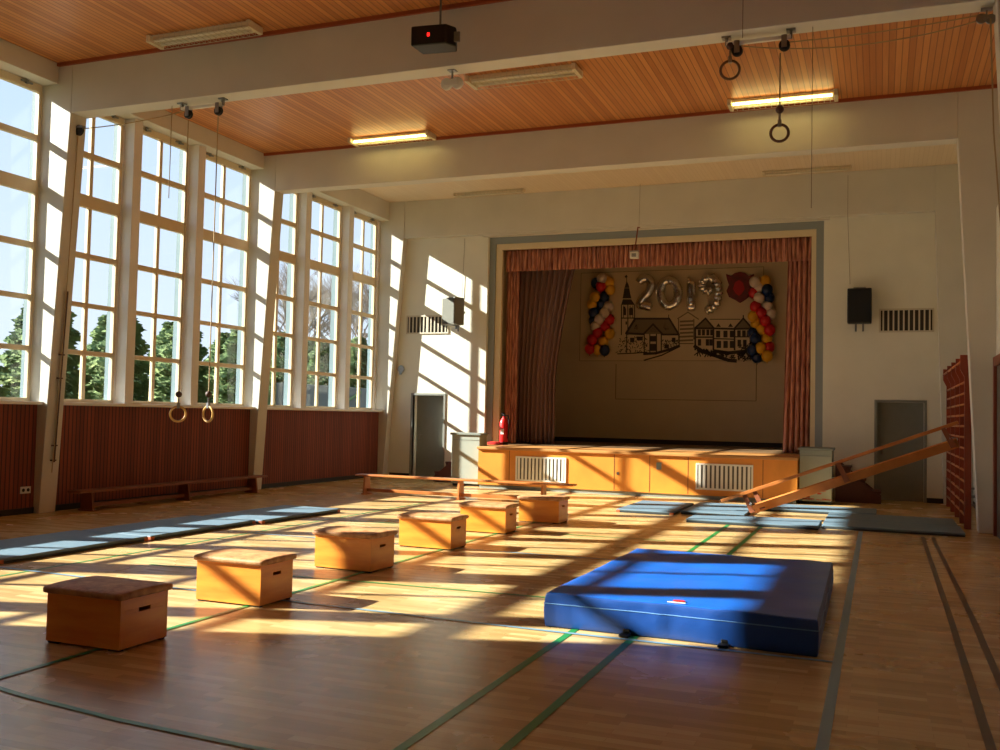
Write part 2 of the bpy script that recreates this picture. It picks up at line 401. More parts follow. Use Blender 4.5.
b.build('baseboard', M['dark'], parent=wf)
def pframe(nm, x0, x1, z0, zt_, w, y0, y1, m):
    b = MB(); b.box((x0, y0, z0), (x0+w, y1, zt_-w)); b.box((x1-w, y0, z0), (x1, y1, zt_-w)); b.box((x0, y0, zt_-w), (x1, y1, zt_))
    return struct(b.build(nm, m, loc=(0, 0, 0), bevel=.006))
pframe('trim_1', -8.86, -1.13, 0.84, 5.90, .16, YB+.10, YB+.25, M['bluegrey'])
b = MB(); b.box((-8.70, YB+.14, .84), (-8.545, YB+.25, 5.60)); b.box((-1.39, YB+.14, .84), (-1.29, YB+.25, 5.60)); b.box((-8.70, YB+.14, 5.60), (-1.29, YB+.25, 5.74))
struct(b.build('trim_2', M['cream'], loc=(0, 0, 0), bevel=.006))
b = MB(); b.box((-8.98, YB-.14, 5.90), (-1.02, YB, 5.94)); struct(b.build('trim_3', M['frame_paint'], loc=(0, 0, 0)))
# doors
def door(n, x0, x1, zt_, m, hside):
    fr = MB(); fr.box((x0-.05, YB-.02, 0), (x0, YB+.1, zt_+.05)); fr.box((x1, YB-.02, 0), (x1+.05, YB+.1, zt_+.05)); fr.box((x0, YB-.02, zt_), (x1, YB+.1, zt_+.05))
    o = MB().box((x0, YB+.235, .0), (x1, YB+.285, zt_)).build('door_%d' % n, m, loc=((x0+x1)/2, YB+.235, 0)); struct(o)
    f = fr.build('door_frame', m); f.location = (0, 0, 0)
    f.parent = o; f.matrix_parent_inverse = Matrix.Identity(4)
    for v in f.data.vertices: pass
    lo = Vector(((x0-.05+x1+.05)/2, YB+.04, 0)); f.location = (0, -.195, 0)
    hx = (x1-x0)/2-.1 if hside > 0 else -(x1-x0)/2+.1
    h = MB(); h.box((hx-.02, -.008, .95), (hx+.02, 0, 1.17)); h.tube([(hx, -.008, 1.06), (hx, -.05, 1.06), (hx-.1*hside, -.055, 1.06)], .009)
    h.build('door_handle', M['metal'], parent=o, smooth=True)
door(1, *DL, M['door'], -1); door(2, *DR, M['door'], -1)
# right wall door with timber frame
XD = 1.60
b = MB(); b.box((XD, 11.11, 0), (XR, 16.0, 4.85)); b.box((XD, 6.01, 0), (XR, 10.8, 4.85)); struct(b.build('wall_right', M['wall'], loc=(0, 0, 0)))
b = MB(); b.box((XD-.06, 13.9, 0), (XD, 14.02, 2.6)); b.box((XD-.06, 15.7, 0), (XD, 15.84, 2.6)); b.box((XD-.06, 14.02, 2.46), (XD, 15.7, 2.6))
o3 = struct(b.build('door_3', M['doorwood'], loc=(0, 0, 0), bevel=.006))
MB().box((XD-.02, 14.02, .0), (XD, 15.7, 2.46)).build('door_leaf', M['doorglass'], parent=o3)

# ------------------------------------------------------------------ stage
SX0, SX1, SY = -8.15, -1.48, 19.47
b = MB(); b.box((SX0, SY, .08), (SX1, YB-.14, .84))
st = struct(b.build('stage_platform', M['oak'], loc=(0, 0, 0)))
MB().box((SX0+.03, SY+.03, 0), (SX1-.03, YB-.2, .08)).build('plinth', M['greytop'], parent=st)
MB().box((SX0-.02, SY-.05, .84), (SX1+.02, SY+.28, .90)).build('stage_edge', M['oak_edge'], parent=st, bevel=.01)
MB().box((-8.86, 20.35, 0), (SX0, YB-.0, .898)).build('wing', M['oak_edge'], parent=st)
MB().box((SX0-.02, SY+.28, .84), (SX1+.02, YB-.10, .898)).build('stage_floor', M['oak_edge'], parent=st)
b = MB()
for x in (-7.42, -5.1, -4.36, -3.58, -2.12): b.box((x-.006, SY-.003, .09), (x+.006, SY+.01, .83))
b.build('panel_joint', mat('joint_dark', (120, 66, 24), .6), parent=st)
p = on(659, 466, 1, SY); b = MB(); b.box((p.x-.05, SY-.015, p.z-.07), (p.x+.05, SY, p.z+.07)); lab(b.build('socket_plate', M['greytop'], parent=st), 'small grey plate')
b = MB(); b.box((-5.05, SY-.012, .42), (-5.0, SY, .47)); b.build('latch', M['metal'], parent=st)
# stage house
b = MB(); b.box((-9.9, YB+.25, .5), (-.3, 26.3, .90)); struct(b.build('floor_stage', M['stage_floor'], loc=(0, 0, 0)))
MB().box((-8.68, YB-.10, .84), (-1.31, YB+.25, .8985)).build('threshold', M['stage_floor'], parent=st)
b = MB(); b.box((-9.9, 26.0, .9), (-.3, 26.3, 6.6)); sw = struct(b.build('wall_stage_rear', M['stagewall'], loc=(0, 0, 0)))
MB().box((-9.6, 25.98, .9), (-.6, 26.0, 1.02)).build('baseboard', M['dark'], parent=sw)
a1, a2 = on(616, 364, 1, 25.985), on(756, 401, 1, 25.985)
b = MB()
for z in (a2.z,): b.box((a1.x, 25.985, z-.008), (a2.x, 26.0, z+.008))
for x in (a1.x, a2.x): b.box((x-.008, 25.985, a2.z), (x+.008, 26.0, a1.z))
b.build('wall_seam', mat('seam', (128, 110, 84), .8), parent=sw)
b = MB(); b.box((-9.9, YB+.25, .9), (-9.6, 26.0, 6.6)); b.box((-.6, YB+.25, .9), (-.3, 26.0, 6.6)); struct(b.build('wall_stage_side', M['stagewall'], loc=(0, 0, 0)))
b = MB(); b.box((-9.9, YB+.25, 6.3), (-.3, 26.3, 6.6)); struct(b.build('ceiling_stage', M['stagewall'], loc=(0, 0, 0))).name = 'ceiling'

# grilles
def grille(name, label, a, c, y, n, group, m_frame, split=False, sw=.27, bk=None):
    """a = top-left, c = bottom-right (x, z)"""
    cx, z0 = (a[0]+c[0])/2, c[1]; w, h = c[0]-a[0], a[1]-c[1]
    t = thing(name, label, 'grille', (cx, y, z0), 0, group)
    b = MB(); f = .035
    b.box((-w/2, -.02, 0), (-w/2+f, 0, h)); b.box((w/2-f, -.02, 0), (w/2, 0, h)); b.box((-w/2+f, -.02, 0), (w/2-f, 0, f)); b.box((-w/2+f, -.02, h-f), (w/2-f, 0, h))
    b.build('grille_frame', m_frame, parent=t, bevel=.003)
    MB().box((-w/2+f, -.003, f), (w/2-f, -.001, h-f)).build('backing', bk or mat('grille_shadow', (92, 86, 76), .9), parent=t)
    b = MB()
    for k in range(n):
        x = -w/2+f+(w-2*f)*(k+.5)/n; b.box((x-(w/n)*sw, -.018, f), (x+(w/n)*sw, -.008, h-f))
    if split: b.box((-.03, -.02, f), (.03, -.004, h-f))
    b.build('slat', m_frame, parent=t)
    return t
def zz(p): return (p.x, p.z)
grille('radiator_grille', 'white slatted grille at the left end of the stage front', zz(on(516, 456, 1, SY)), zz(on(566, 483, 1, SY)), SY-.001, 13, 'grilles in the stage front', M['white'])
grille('radiator_grille', 'white slatted grille in the stage front near the inclined bench', zz(on(696, 463, 1, SY)), zz(on(753, 492, 1, SY)), SY-.001, 12, 'grilles in the stage front', M['white'])
lm = mat('vent_paint', (196, 188, 166), .55)
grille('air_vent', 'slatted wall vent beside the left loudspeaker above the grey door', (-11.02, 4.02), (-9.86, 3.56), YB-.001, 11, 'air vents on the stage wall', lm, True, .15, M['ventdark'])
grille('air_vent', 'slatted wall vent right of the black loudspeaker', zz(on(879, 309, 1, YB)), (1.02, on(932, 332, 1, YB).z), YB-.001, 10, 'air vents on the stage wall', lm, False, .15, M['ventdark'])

# curtains
def curtain(b, x0, x1, y, z0, z1, folds, amp, bx0=None, bx1=None, nz=24, seed=0, rnd=.35):
    bx0 = x0 if bx0 is None else bx0; bx1 = x1 if bx1 is None else bx1
    nx = folds*8; g = []
    for j in range(nz+1):
        v = j/nz; z = z0+(z1-z0)*v; row = []
        e = v
        xa = bx0+(x0-bx0)*e; xb = bx1+(x1-bx1)*e
        for i in range(nx+1):
            u = i/nx
            ph = folds*u*2*PI + rnd*3*noise.noise(Vector((u*folds*.5, seed, v*.6)))
            a = amp*(.7+.5*noise.noise(Vector((u*folds*.4, seed+5, v))))
            row.append(b.b.verts.new((xa+(xb-xa)*u + a*.3*math.cos(ph), y+a*math.sin(ph), z)))
        g.append(row)
    for j in range(nz):
        for i in range(nx): b.face([g[j][i], g[j][i+1], g[j+1][i+1], g[j+1][i]])
    return b
def solid(o, th=.006):
    s = o.modifiers.new('solid', 'SOLIDIFY'); s.thickness = th; return o
b = curtain(MB(), -8.53, -1.40, 21.84, 5.09, 5.62, 66, .055, nz=6, rnd=.9)
t = thing('curtain_valance', 'pleated red patterned valance across the top of the stage opening', 'curtain', (0, 0, 0))
solid(b.build('cloth', M['curtain'], parent=t, smooth=True))
b = MB(); b.tube([(-8.53, 21.93, 5.60), (-1.40, 21.93, 5.60)], .015); b.build('rail', M['metal'], parent=t)
b = curtain(MB(), -8.53, -8.22, 21.95, .905, 5.3, 4, .035, seed=3)
t = solid(b.build('side_curtain', M['curtain'], smooth=True)); tag(t, 'narrow red patterned curtain hanging at the left edge of the stage opening', 'curtain', 'red stage side curtains')
b = curtain(MB(), -1.92, -1.41, 21.98, .905, 5.3, 5, .085, bx0=-2.0, bx1=-1.44, seed=4)
t = solid(b.build('side_curtain', M['curtain'], smooth=True)); tag(t, 'red patterned curtain hanging at the right edge of the stage opening', 'curtain', 'red stage side curtains')
b = MB(); nzz = 30; g = []
folds = 11
for j in range(nzz+1):
    v = j/nzz; z = .905+(5.5-.905)*v; row = []
    xb = -7.36 + (.50*max(0, (v-.35)/.65)**1.3); xa = -8.55
    for i in range(folds*8+1):
        u = i/(folds*8); ph = folds*u*2*PI + 1.2*noise.noise(Vector((u*5, 9, v*.5)))
        a = .075*(.7+.6*noise.noise(Vector((u*4, 2, v))))
        row.append(b.b.verts.new((xa+(xb-xa)*u, 22.35+a*math.sin(ph), z)))
    g.append(row)
for j in range(nzz):
    for i in range(folds*8): b.face([g[j][i], g[j][i+1], g[j+1][i+1], g[j+1][i]])
t = solid(b.build('stage_curtain', M['curtain2'], smooth=True)); tag(t, 'long plum coloured stage curtain gathered at the left of the stage', 'curtain')

# ------------------------------------------------------------------ mural banner, balloons, crest
YBN = 25.97
A, C_ = on(581, 273, 1, YBN), on(763, 361, 1, YBN)
t = thing('mural_banner', 'wide beige banner with black line drawing of a church and houses', 'banner', (0, 0, 0))
MB().box((A.x, YBN, C_.z), (C_.x, YBN+.012, A.z)).build('cloth', M['banner'], parent=t)
b = MB(); e = .012
for (x0, x1, z0, z1) in ((A.x, C_.x, C_.z, C_.z+e), (A.x, C_.x, A.z-e, A.z), (A.x, A.x+e, C_.z, A.z), (C_.x-e, C_.x, C_.z, A.z)):
    b.box((x0, YBN-.004, z0), (x1, YBN-.001, z1))
b.build('hem', M['ink2'], parent=t)
def stroke(b, pts, w=.03, y=YBN-.004):
    q = [on(x, yy, 1, y) for x, yy in pts]
    for p0, p1 in zip(q, q[1:]):
        d = (p1-p0)
        if d.length < 1e-4: continue
        d.normalize(); n = Vector((-d.z, 0, d.x))*w/2; d = d*w*.3
        b.face(b._v([p0-d-n, p1+d-n, p1+d+n, p0-d+n]))
def fill(b, pts, y=YBN-.003):
    b.face(b._v([on(x, yy, 1, y) for x, yy in pts]))
b = MB(); w = MB()
def zs(p): return [(600+x/6.82, 260+y/6.82) for x, y in p]
def rs(p): return [(680+x/6.82, 260+y/6.82) for x, y in p]
# church tower
stroke(b, zs([(182, 103), (182, 165)]), .02); fill(b, zs([(168, 108), (182, 103), (190, 116), (172, 122)]))
fill(b, zs([(182, 140), (196, 172), (200, 190), (166, 190), (172, 172)])); fill(b, zs([(166, 192), (200, 192), (206, 230), (214, 262), (154, 262), (160, 230)]))
fill(b, zs([(146, 300), (156, 268), (212, 268), (238, 306), (146, 306)]))
for x in (146, 190, 236): stroke(b, zs([(x, 306), (x, 420 if x == 236 else 510)]), .028)
for x in (160, 205, 224): stroke(b, zs([(x, 312), (x, 392)]), .02)
stroke(b, zs([(146, 396), (236, 396)]), .03); fill(b, zs([(158, 320), (170, 316), (178, 336), (178, 376), (158, 376)])); fill(b, zs([(198, 330), (216, 322), (226, 340), (226, 376), (198, 376)]))
fill(b, zs([(174, 420), (184, 418), (184, 440), (174, 440)]))
# nave
fill(w, zs([(238, 402), (470, 400), (540, 505), (180, 505)]))
stroke(b, zs([(232, 400), (472, 400), (538, 508)]), .05); stroke(b, zs([(238, 402), (178, 500), (300, 506)]), .06); stroke(b, zs([(425, 508), (540, 508)]), .05)
stroke(b, zs([(468, 400), (468, 374)]), .02)
stroke(b, zs([(300, 502), (362, 438), (425, 505)]), .05); fill(b, zs([(330, 492), (362, 452), (400, 492)]))
fill(b, zs([(232, 470), (244, 440), (262, 440), (258, 474)])); fill(b, zs([(432, 460), (442, 420), (475, 470), (450, 482)]))
for x in (182, 302, 340, 385, 418, 540): stroke(b, zs([(x, 506), (x, 630 if x != 540 else 590)]), .03)
for (x0, x1, y0, y1) in ((340, 384, 518, 556), (342, 382, 572, 620), (250, 292, 522, 548), (440, 470, 575, 604), (205, 235, 530, 560), (490, 515, 530, 560)):
    fill(b, zs([(x0, y0), (x1, y0), (x1, y1), (x0, y1)]))
stroke(b, zs([(120, 640), (230, 636), (320, 628)]), .03); stroke(b, zs([(300, 640), (380, 636), (470, 612), (540, 585)]), .07); stroke(b, zs([(300, 684), (420, 650), (540, 592)]), .035)
random.seed(3)
for k in range(150):
    x, y = random.uniform(122, 330), random.uniform(520, 632)
    if k > 100: x, y = random.uniform(420, 540), random.uniform(540, 600)
    a = random.uniform(0, PI); l = random.uniform(6, 16)
    stroke(b, zs([(x, y), (x+l*math.cos(a), y+l*math.sin(a))]), .018)
# middle building (pale)
for p in ([(530, 400), (600, 356), (672, 404)], [(536, 404), (536, 560)], [(640, 404), (640, 540)]): stroke(w, zs(p), .03)
for yy in range(420, 560, 26): stroke(w, zs([(548, yy), (632, yy-4)]), .05)
for p in ([(540, 570), (636, 570)],): stroke(w, zs(p), .03)
# town houses
stroke(b, rs([(100, 466), (174, 398), (232, 466)]), .045); fill(w, rs([(110, 460), (174, 404), (226, 460)])); stroke(b, rs([(368, 470), (432, 398), (492, 466)]), .045); fill(w, rs([(376, 464), (432, 406), (484, 464)]))
stroke(b, rs([(100, 466), (232, 466), (368, 470), (492, 468)]), .05); stroke(b, rs([(205, 404), (410, 404)]), .02); stroke(b, rs([(432, 398), (432, 378)]), .03)
for x in (104, 228, 372, 480): stroke(b, rs([(x, 466), (x, 612)]), .045)
stroke(b, rs([(108, 526), (226, 526)]), .04); stroke(b, rs([(232, 536), (372, 540)]), .03); stroke(b, rs([(376, 524), (484, 524)]), .03)
for (xs, y0, y1, ww) in (((122, 150, 180, 206), 474, 514, 20), ((122, 176, 200), 540, 584, 22), ((246, 296, 340), 482, 528, 28), ((250, 296, 340), 552, 600, 30), ((390, 424, 456), 480, 520, 24), ((392, 430), 544, 590, 24)):
    for x in xs: fill(b, rs([(x, y0), (x+ww, y0), (x+ww, y1), (x, y1)]))
for x in (262, 344): fill(b, rs([(x-16, 456), (x, 432), (x+18, 456)]))
stroke(b, rs([(100, 588), (150, 620), (232, 650), (330, 684), (380, 688)]), .09); stroke(b, rs([(232, 620), (330, 634), (470, 620)]), .09)
for k in range(170):
    x = random.uniform(110, 490); y = random.uniform(600, 640)+(x-110)*.10
    if k > 110: x, y = random.uniform(400, 500), random.uniform(570, 680)
    a = random.uniform(0, PI); l = random.uniform(8, 22)
    stroke(b, rs([(x, y), (x+l*math.cos(a), y+l*math.sin(a))]), .03)
b.build('line_drawing', M['ink'], parent=t); w.build('shading_wash', M['ink2'], parent=t)
# crest
yc = YBN-.03
P = [(726, 274), (731, 276), (735, 273), (740, 272), (745, 273), (749, 276), (754, 274), (753, 279), (750.5, 284), (752, 290), (750, 296), (745, 300), (740, 303), (735, 300), (729, 297), (726.5, 291), (729, 285), (727, 279)]
q = [on(x, y, 1, yc) for x, y in P]; cx = sum(p.x for p in q)/len(q); cz = min(p.z for p in q)
t = thing('coat_of_arms', 'dark red shield with a crest hanging right of the silver numbers', 'crest', (cx, yc, cz))
b = MB(); b.prism([(p.x-cx, p.z-cz) for p in q], 1, -.02, .02); b.build('shield', M['crest'], parent=t)
P = [(735, 283), (739, 280), (743, 283), (745, 289), (742, 294), (739, 296), (736, 294), (733, 289)]
b = MB(); b.prism([(on(x, y, 1, yc).x-cx, on(x, y, 1, yc).z-cz) for x, y in P], 1, -.03, -.021); lab(b.build('emblem', M['crest2'], parent=t), 'brighter red emblem')
# foil numbers
def foil(label, strokes, r, crumple=0):
    pts = [[on(x, y, 1, YBN-.15) for x, y in s] for s in strokes]
    allp = [p for s in pts for p in s]; c = Vector((sum(p.x for p in allp)/len(allp), YBN-.15, min(p.z for p in allp)-r))
    b = MB()
    for s in pts:
        # resample as a smooth path
        sm = []
        for i in range(len(s)-1):
            p0, p1, p2, p3 = s[max(i-1, 0)], s[i], s[i+1], s[min(i+2, len(s)-1)]
            for k in range(6):
                u = k/6; sm.append(.5*((2*p1)+(p2-p0)*u+(2*p0-5*p1+4*p2-p3)*u*u+(3*p1-p0-3*p2+p3)*u**3))
        sm.append(s[-1])
        n = len(sm); rr = []
        for i in range(n):
            e = min(1, min(i, n-1-i)/1.5+.45); rr.append(r*e*(1+crumple*math.sin(i*2.1)*.35))
        closed = (s[0]-s[-1]).length < 1e-6
        if closed: b.tube([p-c for p in sm[:-1]], r, 10, closed=True)
        else: b.tube([p-c for p in sm], rr, 10)
    for v in b.b.verts:
        d = noise.noise_vector(v.co*9)*(.012+.03*crumple); v.co += d; v.co.y *= .8
    o = b.build('number_balloon', M['chrome'], smooth=True, loc=(0, 0, 0)); o.location = c
    tag(o, label, 'balloon', 'silver number balloons')
foil('silver foil balloon shaped as the digit 2', [[(639, 283), (642, 279), (648, 279), (651, 284), (649, 291), (644, 297), (640, 304), (645, 306), (652, 307)]], .125)
foil('silver foil balloon shaped as the digit 0', [[(669, 280), (663, 283), (660, 292), (663, 302), (669, 306), (676, 302), (678, 292), (675, 283), (669, 280)]], .125)
foil('silver foil balloon shaped as the digit 1', [[(688, 282), (691, 281)], [(691, 281), (691, 294), (691, 307)], [(687, 307), (696, 307)]], .12)
foil('crumpled silver foil balloon shaped as the digit 9', [[(712, 290), (706, 291), (702, 286), (704, 280), (711, 278), (717, 283), (718, 292), (717, 302), (711, 309), (705, 312)]], .10, 1)
# garlands
def garland(label, rows):
    y = YBN-.16
    pr = [on(x, yy, 1, y) for x, yy, c in rows]; c0 = Vector((sum(p.x for p in pr)/len(pr), y, min(p.z for p in pr)-.15))
    t = thing('balloon_garland', label, 'balloons', c0, 0, 'balloon garlands beside the mural')
    for i, ((x, yy, c), p) in enumerate(zip(rows, pr)):
        b = MB(); q = p-c0; q.y -= (i % 2)*.11; r = .145
        b.ball(q, r, 14, 9, (1, 1, 1.08)); b.lathe([(.02, -.03), (.008, 0)], q+Vector((0, .0, -r*1.08)), 6)
        b.build('balloon', M[{'r': 'bred', 'b': 'bblue', 'y': 'byel', 'w': 'bwhite'}[c]], parent=t, smooth=True)
gx = lambda x, y: (570+x/4.545, 260+y/4.545)
def G(l): return [gx(x, y)+(c,) for x, y, c in l]
garland('balloon garland of red, blue, yellow and white balloons left of the mural', G([(118, 105, 'b'), (150, 88, 'w'), (178, 100, 'y'), (145, 122, 'r'), (182, 135, 'y'), (118, 172, 'y'), (155, 168, 'b'), (105, 205, 'y'), (140, 200, 'b'), (112, 240, 'b'), (175, 212, 'w'), (162, 242, 'w'), (108, 275, 'b'), (138, 272, 'w'), (180, 270, 'r'), (120, 305, 'w'), (160, 300, 'r'), (130, 330, 'r'), (180, 335, 'y'), (105, 365, 'r'), (152, 372, 'y'), (95, 405, 'r'), (125, 408, 'y'), (162, 412, 'b')]))
garland('balloon garland of red, blue, yellow and white balloons right of the mural', G([(888, 96, 'y'), (842, 102, 'w'), (860, 128, 'w'), (898, 138, 'b'), (835, 150, 'r'), (862, 174, 'w'), (905, 172, 'b'), (845, 214, 'r'), (895, 210, 'w'), (870, 242, 'r'), (912, 246, 'w'), (835, 258, 'y'), (845, 290, 'y'), (890, 278, 'r'), (870, 316, 'y'), (910, 320, 'r'), (832, 330, 'b'), (845, 358, 'b'), (894, 356, 'y'), (868, 400, 'y'), (905, 395, 'r'), (832, 410, 'b'), (850, 442, 'b'), (898, 438, 'y')]))

# ------------------------------------------------------------------ items on and by the stage
p = on(503.5, 443, 1, 21.25)
t = thing('fire_extinguisher', 'red fire extinguisher standing at the left end of the stage', 'fire extinguisher', (p.x, 21.25, .90)); t.scale = (1.3, 1.3, 1.22)
b = MB(); b.lathe([(.05, 0), (.075, .015), (.08, .04), (.08, .42), (.06, .48), (.03, .51), (.03, .54)], n=18); b.build('cylinder', M['red'], parent=t, smooth=True)
b = MB(); b.lathe([(.085, 0), (.085, .05)], n=18); b.lathe([(.022, .54), (.022, .58)], n=10); b.box((-.015, -.1, .585), (.015, .05, .605)); b.box((-.012, -.09, .55), (.012, 0, .565)); b.build('valve', M['black'], parent=t)
b = MB(); b.tube([(0, -.02, .57), (.09, -.03, .56), (.11, -.03, .45), (.10, -.03, .2), (.09, -.02, .12)], .012); b.build('hose', M['black'], parent=t, smooth=True)
b = MB(); b.box((-.03, -.084, .2), (.03, -.079, .30)); b.build('label_plate', M['white'], parent=t)
p = on(494, 444, 2, .9)
b = MB(); b.box((-8.75+.05, 21.0, .90), (-8.36, 21.16, .955)); b.box((-8.66, 21.02, .955), (-8.42, 21.14, .965))
# small red case on stage corner
tag(b.build('red_case', M['redmat'], bevel=.01), 'small flat red case lying on the stage corner beside the extinguisher', 'case')
for o in COL.objects:
    if o.name == 'red_case': o.location.x = -8.40; o.location.z = .90

def heater(label, x0, x1, y0, y1, h, redmarks=False):
    t = thing('heater_cabinet', label, 'cabinet', ((x0+x1)/2, (y0+y1)/2, 0), 0, 'grey cabinets at the stage ends')
    w, d = (x1-x0)/2, (y1-y0)/2
    MB().box((-w, -d, .05), (w, d, h-.05)).build('casing', M['grey'], parent=t, bevel=.01)
    MB().box((-w-.03, -d-.03, h-.05), (w+.03, d+.0, h)).build('top', M['greytop'], parent=t, bevel=.008)
    MB().box((-w+.03, -d+.03, 0), (w-.03, d-.03, .05)).build('plinth', M['dark'], parent=t)
    b = MB(); b.box((-w+.02, -d-.006, h-.16), (w-.02, -d, h-.15)); b.build('panel_joint', M['greytop'], parent=t)
    if redmarks:
        random.seed(11); b = MB()
        for k in range(26):  # short red streaks low on the front panel
            x = random.uniform(-w+.03, w-.12); z = random.choice((.09, .13, .2, .24))+random.uniform(-.012, .012); l = random.uniform(.04, .12)
            b.box((x, -d-.004, z), (x+l, -d-.001, z+random.uniform(.008, .02)))
        lab(b.build('red_streak', M['redmarks'], parent=t), 'streaky red marks')
    return t
heater('tall grey cabinet against the left end of the stage, lit by the sun', -8.92, -8.24, 19.75, 20.18, 1.18)
heater('grey cabinet at the right end of the stage with red marks at its foot', -1.46, -.86, 19.75, 20.5, 1.09, True)
def stairs(label, x, y, sgn):
    t = thing('wooden_steps', label, 'steps', (x, y, 0), 0, 'wooden steps up to the stage')
    for k in range(3):
        h = .24*(k+1); xx = sgn*(.84-.28*(k+1))
        b = MB(); b.box((min(xx, xx+sgn*.3), -.35, h-.04), (max(xx, xx+sgn*.3), .35, h)); b.build('tread', M['steps'], parent=t, bevel=.006)
    for s in (-1, 1):
        b = MB(); y0 = s*.35; poly = [(0, 0), (sgn*.86, 0), (sgn*.86, .12), (sgn*.1, .76), (0, .76)]
        b.prism(poly, 1, y0, y0+s*.03); b.build('stringer', M['steps'], parent=t)
    b = MB()
    for k in range(3): b.box((min(sgn*(.84-.28*k), sgn*(.84-.28*k)-sgn*.02), -.35, .24*k), (max(sgn*(.84-.28*k), sgn*(.84-.28*k)-sgn*.02), .35, .24*(k+1)-.04))
    b.build('riser', M['steps'], parent=t)
stairs('dark wooden steps beside the right grey cabinet', -.83, 20.95, 1)
stairs('dark wooden steps behind the left grey cabinet', -8.88, 20.95, -1)

# loudspeakers
p = on(859.5, 306, 1, 21.2)
t = thing('wall_loudspeaker', 'black loudspeaker on the wall right of the stage', 'loudspeaker', (p.x, 21.25, p.z), 0, 'wall loudspeakers beside the stage')
b = MB(); b.box((-.235, -.16, -.36), (.235, .12, .36)); b.build('cabinet', M['black'], parent=t, bevel=.02)
MB().box((-.21, -.17, -.33), (.21, -.158, .33)).build('speaker_grille', M['blackmesh'], parent=t, bevel=.004)
b = MB(); b.tube([(0, .12, 0), (0, .25, 0)], .03); b.box((-.08, .22, -.12), (.08, .25, .12)); b.box((-.09, .02, -.52), (-.05, .06, -.36)); b.box((.05, .02, -.52), (.09, .06, -.36)); b.box((-.12, .0, .36), (.12, .03, .40)); b.build('bracket', M['metal'], parent=t)
p = on(456, 312, 1, 21.2)
t = thing('wall_loudspeaker', 'grey loudspeaker on the wall left of the stage, in sunlight', 'loudspeaker', (p.x, 21.12, p.z), -.45, 'wall loudspeakers beside the stage')
b = MB(); b.prism([(-.24, -.2), (.24, -.2), (.2, .14), (-.2, .14)], 2, -.33, .33)
b.build('cabinet', M['speakergrey'], parent=t, bevel=.02)
MB().box((-.215, -.212, -.3), (.215, -.2, .3)).build('speaker_grille', mat('speaker_cloth_grey', (96, 96, 88), .9, bump=.3, bscale=200), parent=t)
b = MB(); b.tube([(0, .14, 0), (.02, .30, 0)], .03); b.box((.0, .02, -.42), (.05, .06, -.33)); b.box((.09, .02, -.48), (.12, .05, -.33)); b.build('bracket', M['metal'], parent=t)
# bell on wall
p = on(397, 369, 1, YB-.03)
b = MB(); b.lathe([(.09, -.03), (.09, .0), (.05, .02)], n=16, axis=1); b.box((-.03, -.05, -.14), (.03, -.03, -.08))
o = b.build('alarm_bell', M['metal'], smooth=False, loc=(0, 0, 0)); o.location = (-11.13, YB-.021, p.z); tag(o, 'small round grey bell on the wall left of the grey door', 'bell')
# socket
p = on(25, 490, 0, XL)
t = thing('double_socket', 'cream double wall socket low on the wood panelling', 'socket', (XL, p.y, p.z))
MB().box((0, -.09, -.05), (.015, .09, .05)).build('plate', M['socket'], parent=t, bevel=.004)
for s in (-1, 1):
    b = MB(); b.lathe([(.026, .0151), (.026, .017)], (0, s*.042, 0), 14, axis=0); b.build('outlet', M['dark'], parent=t)

# ------------------------------------------------------------------ gym equipment
def vault(label, loc, w=.66, d=.45, rz=0):
    t = thing('vault_box', label, 'vaulting box', loc, rz, 'low wooden vaulting boxes in a row')
    W, D, H = w/2, d/2, .335
    b = MB(); th = .022
    # carcass, shown as boards with an oval-ended grip hole in each short side
    for s in (-1, 1):
        b.box((-W, s*D-(th if s > 0 else 0), .014), (W, s*D+(0 if s > 0 else th), H))
    y0, y1 = -D+th, D-th
    for s in (-1, 1):
        xa, xb = (W-th, W) if s > 0 else (-W, -W+th)
        b.box((xa, y0, .014), (xb, y1, .235)); b.box((xa, y0, .262), (xb, y1, H)); b.box((xa, y0, .235), (xb, -.055, .262)); b.box((xa, .055, .235), (xb, y1, .262))
    b.box((-W+th, y0, H-.03), (W-th, y1, H-.01))
    b.build('body', M['ply'], parent=t, bevel=.0015)
    b = MB(); b.box((-W+th+.02, y0+.02, .05), (W-th-.02, y1-.02, .06)); b.build('inner_board', M['dark'], parent=t)
    for sx in (-1, 1):
        for sy in (-1, 1):
            b = MB(); b.box((sx*W-sx*.10, sy*D-sy*.05, 0), (sx*W-sx*.01, sy*D-sy*.01, .035)); b.build('foot', M['dark'], parent=t)
    # padded top
    b = MB(); nx, ny = 14, 10; a, c = W+.03, D+.03; top = []; bot = []
    for j in range(ny+1):
        rt_, rb_ = [], []
        for i in range(nx+1):
            u, v = -1+2*i/nx, -1+2*j/ny
            z = H+.043+.016*(1-abs(v)**2.5)*(1-.35*abs(u)**6)+.003*noise.noise(Vector((u*3+loc[1], v*3, 0)))
            su = 1-.012*(abs(v)**8); rt_.append(b.b.verts.new((a*u*su, c*v*(1-.02*abs(u)**8), z))); rb_.append(b.b.verts.new((a*u*.985, c*v*.985, H)))
        top.append(rt_); bot.append(rb_)
    for j in range(ny):
        for i in range(nx): b.face([top[j][i], top[j][i+1], top[j+1][i+1], top[j+1][i]]); b.face([bot[j][i], bot[j+1][i], bot[j+1][i+1], bot[j][i+1]])
    for i in range(nx): b.face([top[0][i], bot[0][i], bot[0][i+1], top[0][i+1]]); b.face([top[ny][i], top[ny][i+1], bot[ny][i+1], bot[ny][i]])
    for j in range(ny): b.face([top[j][0], top[j+1][0], bot[j+1][0], bot[j][0]]); b.face([top[j][nx], bot[j][nx], bot[j+1][nx], top[j+1][nx]])
    b.build('padded_top', M['leather'], parent=t, bevel=.016, smooth=True, seg=3)
    return t
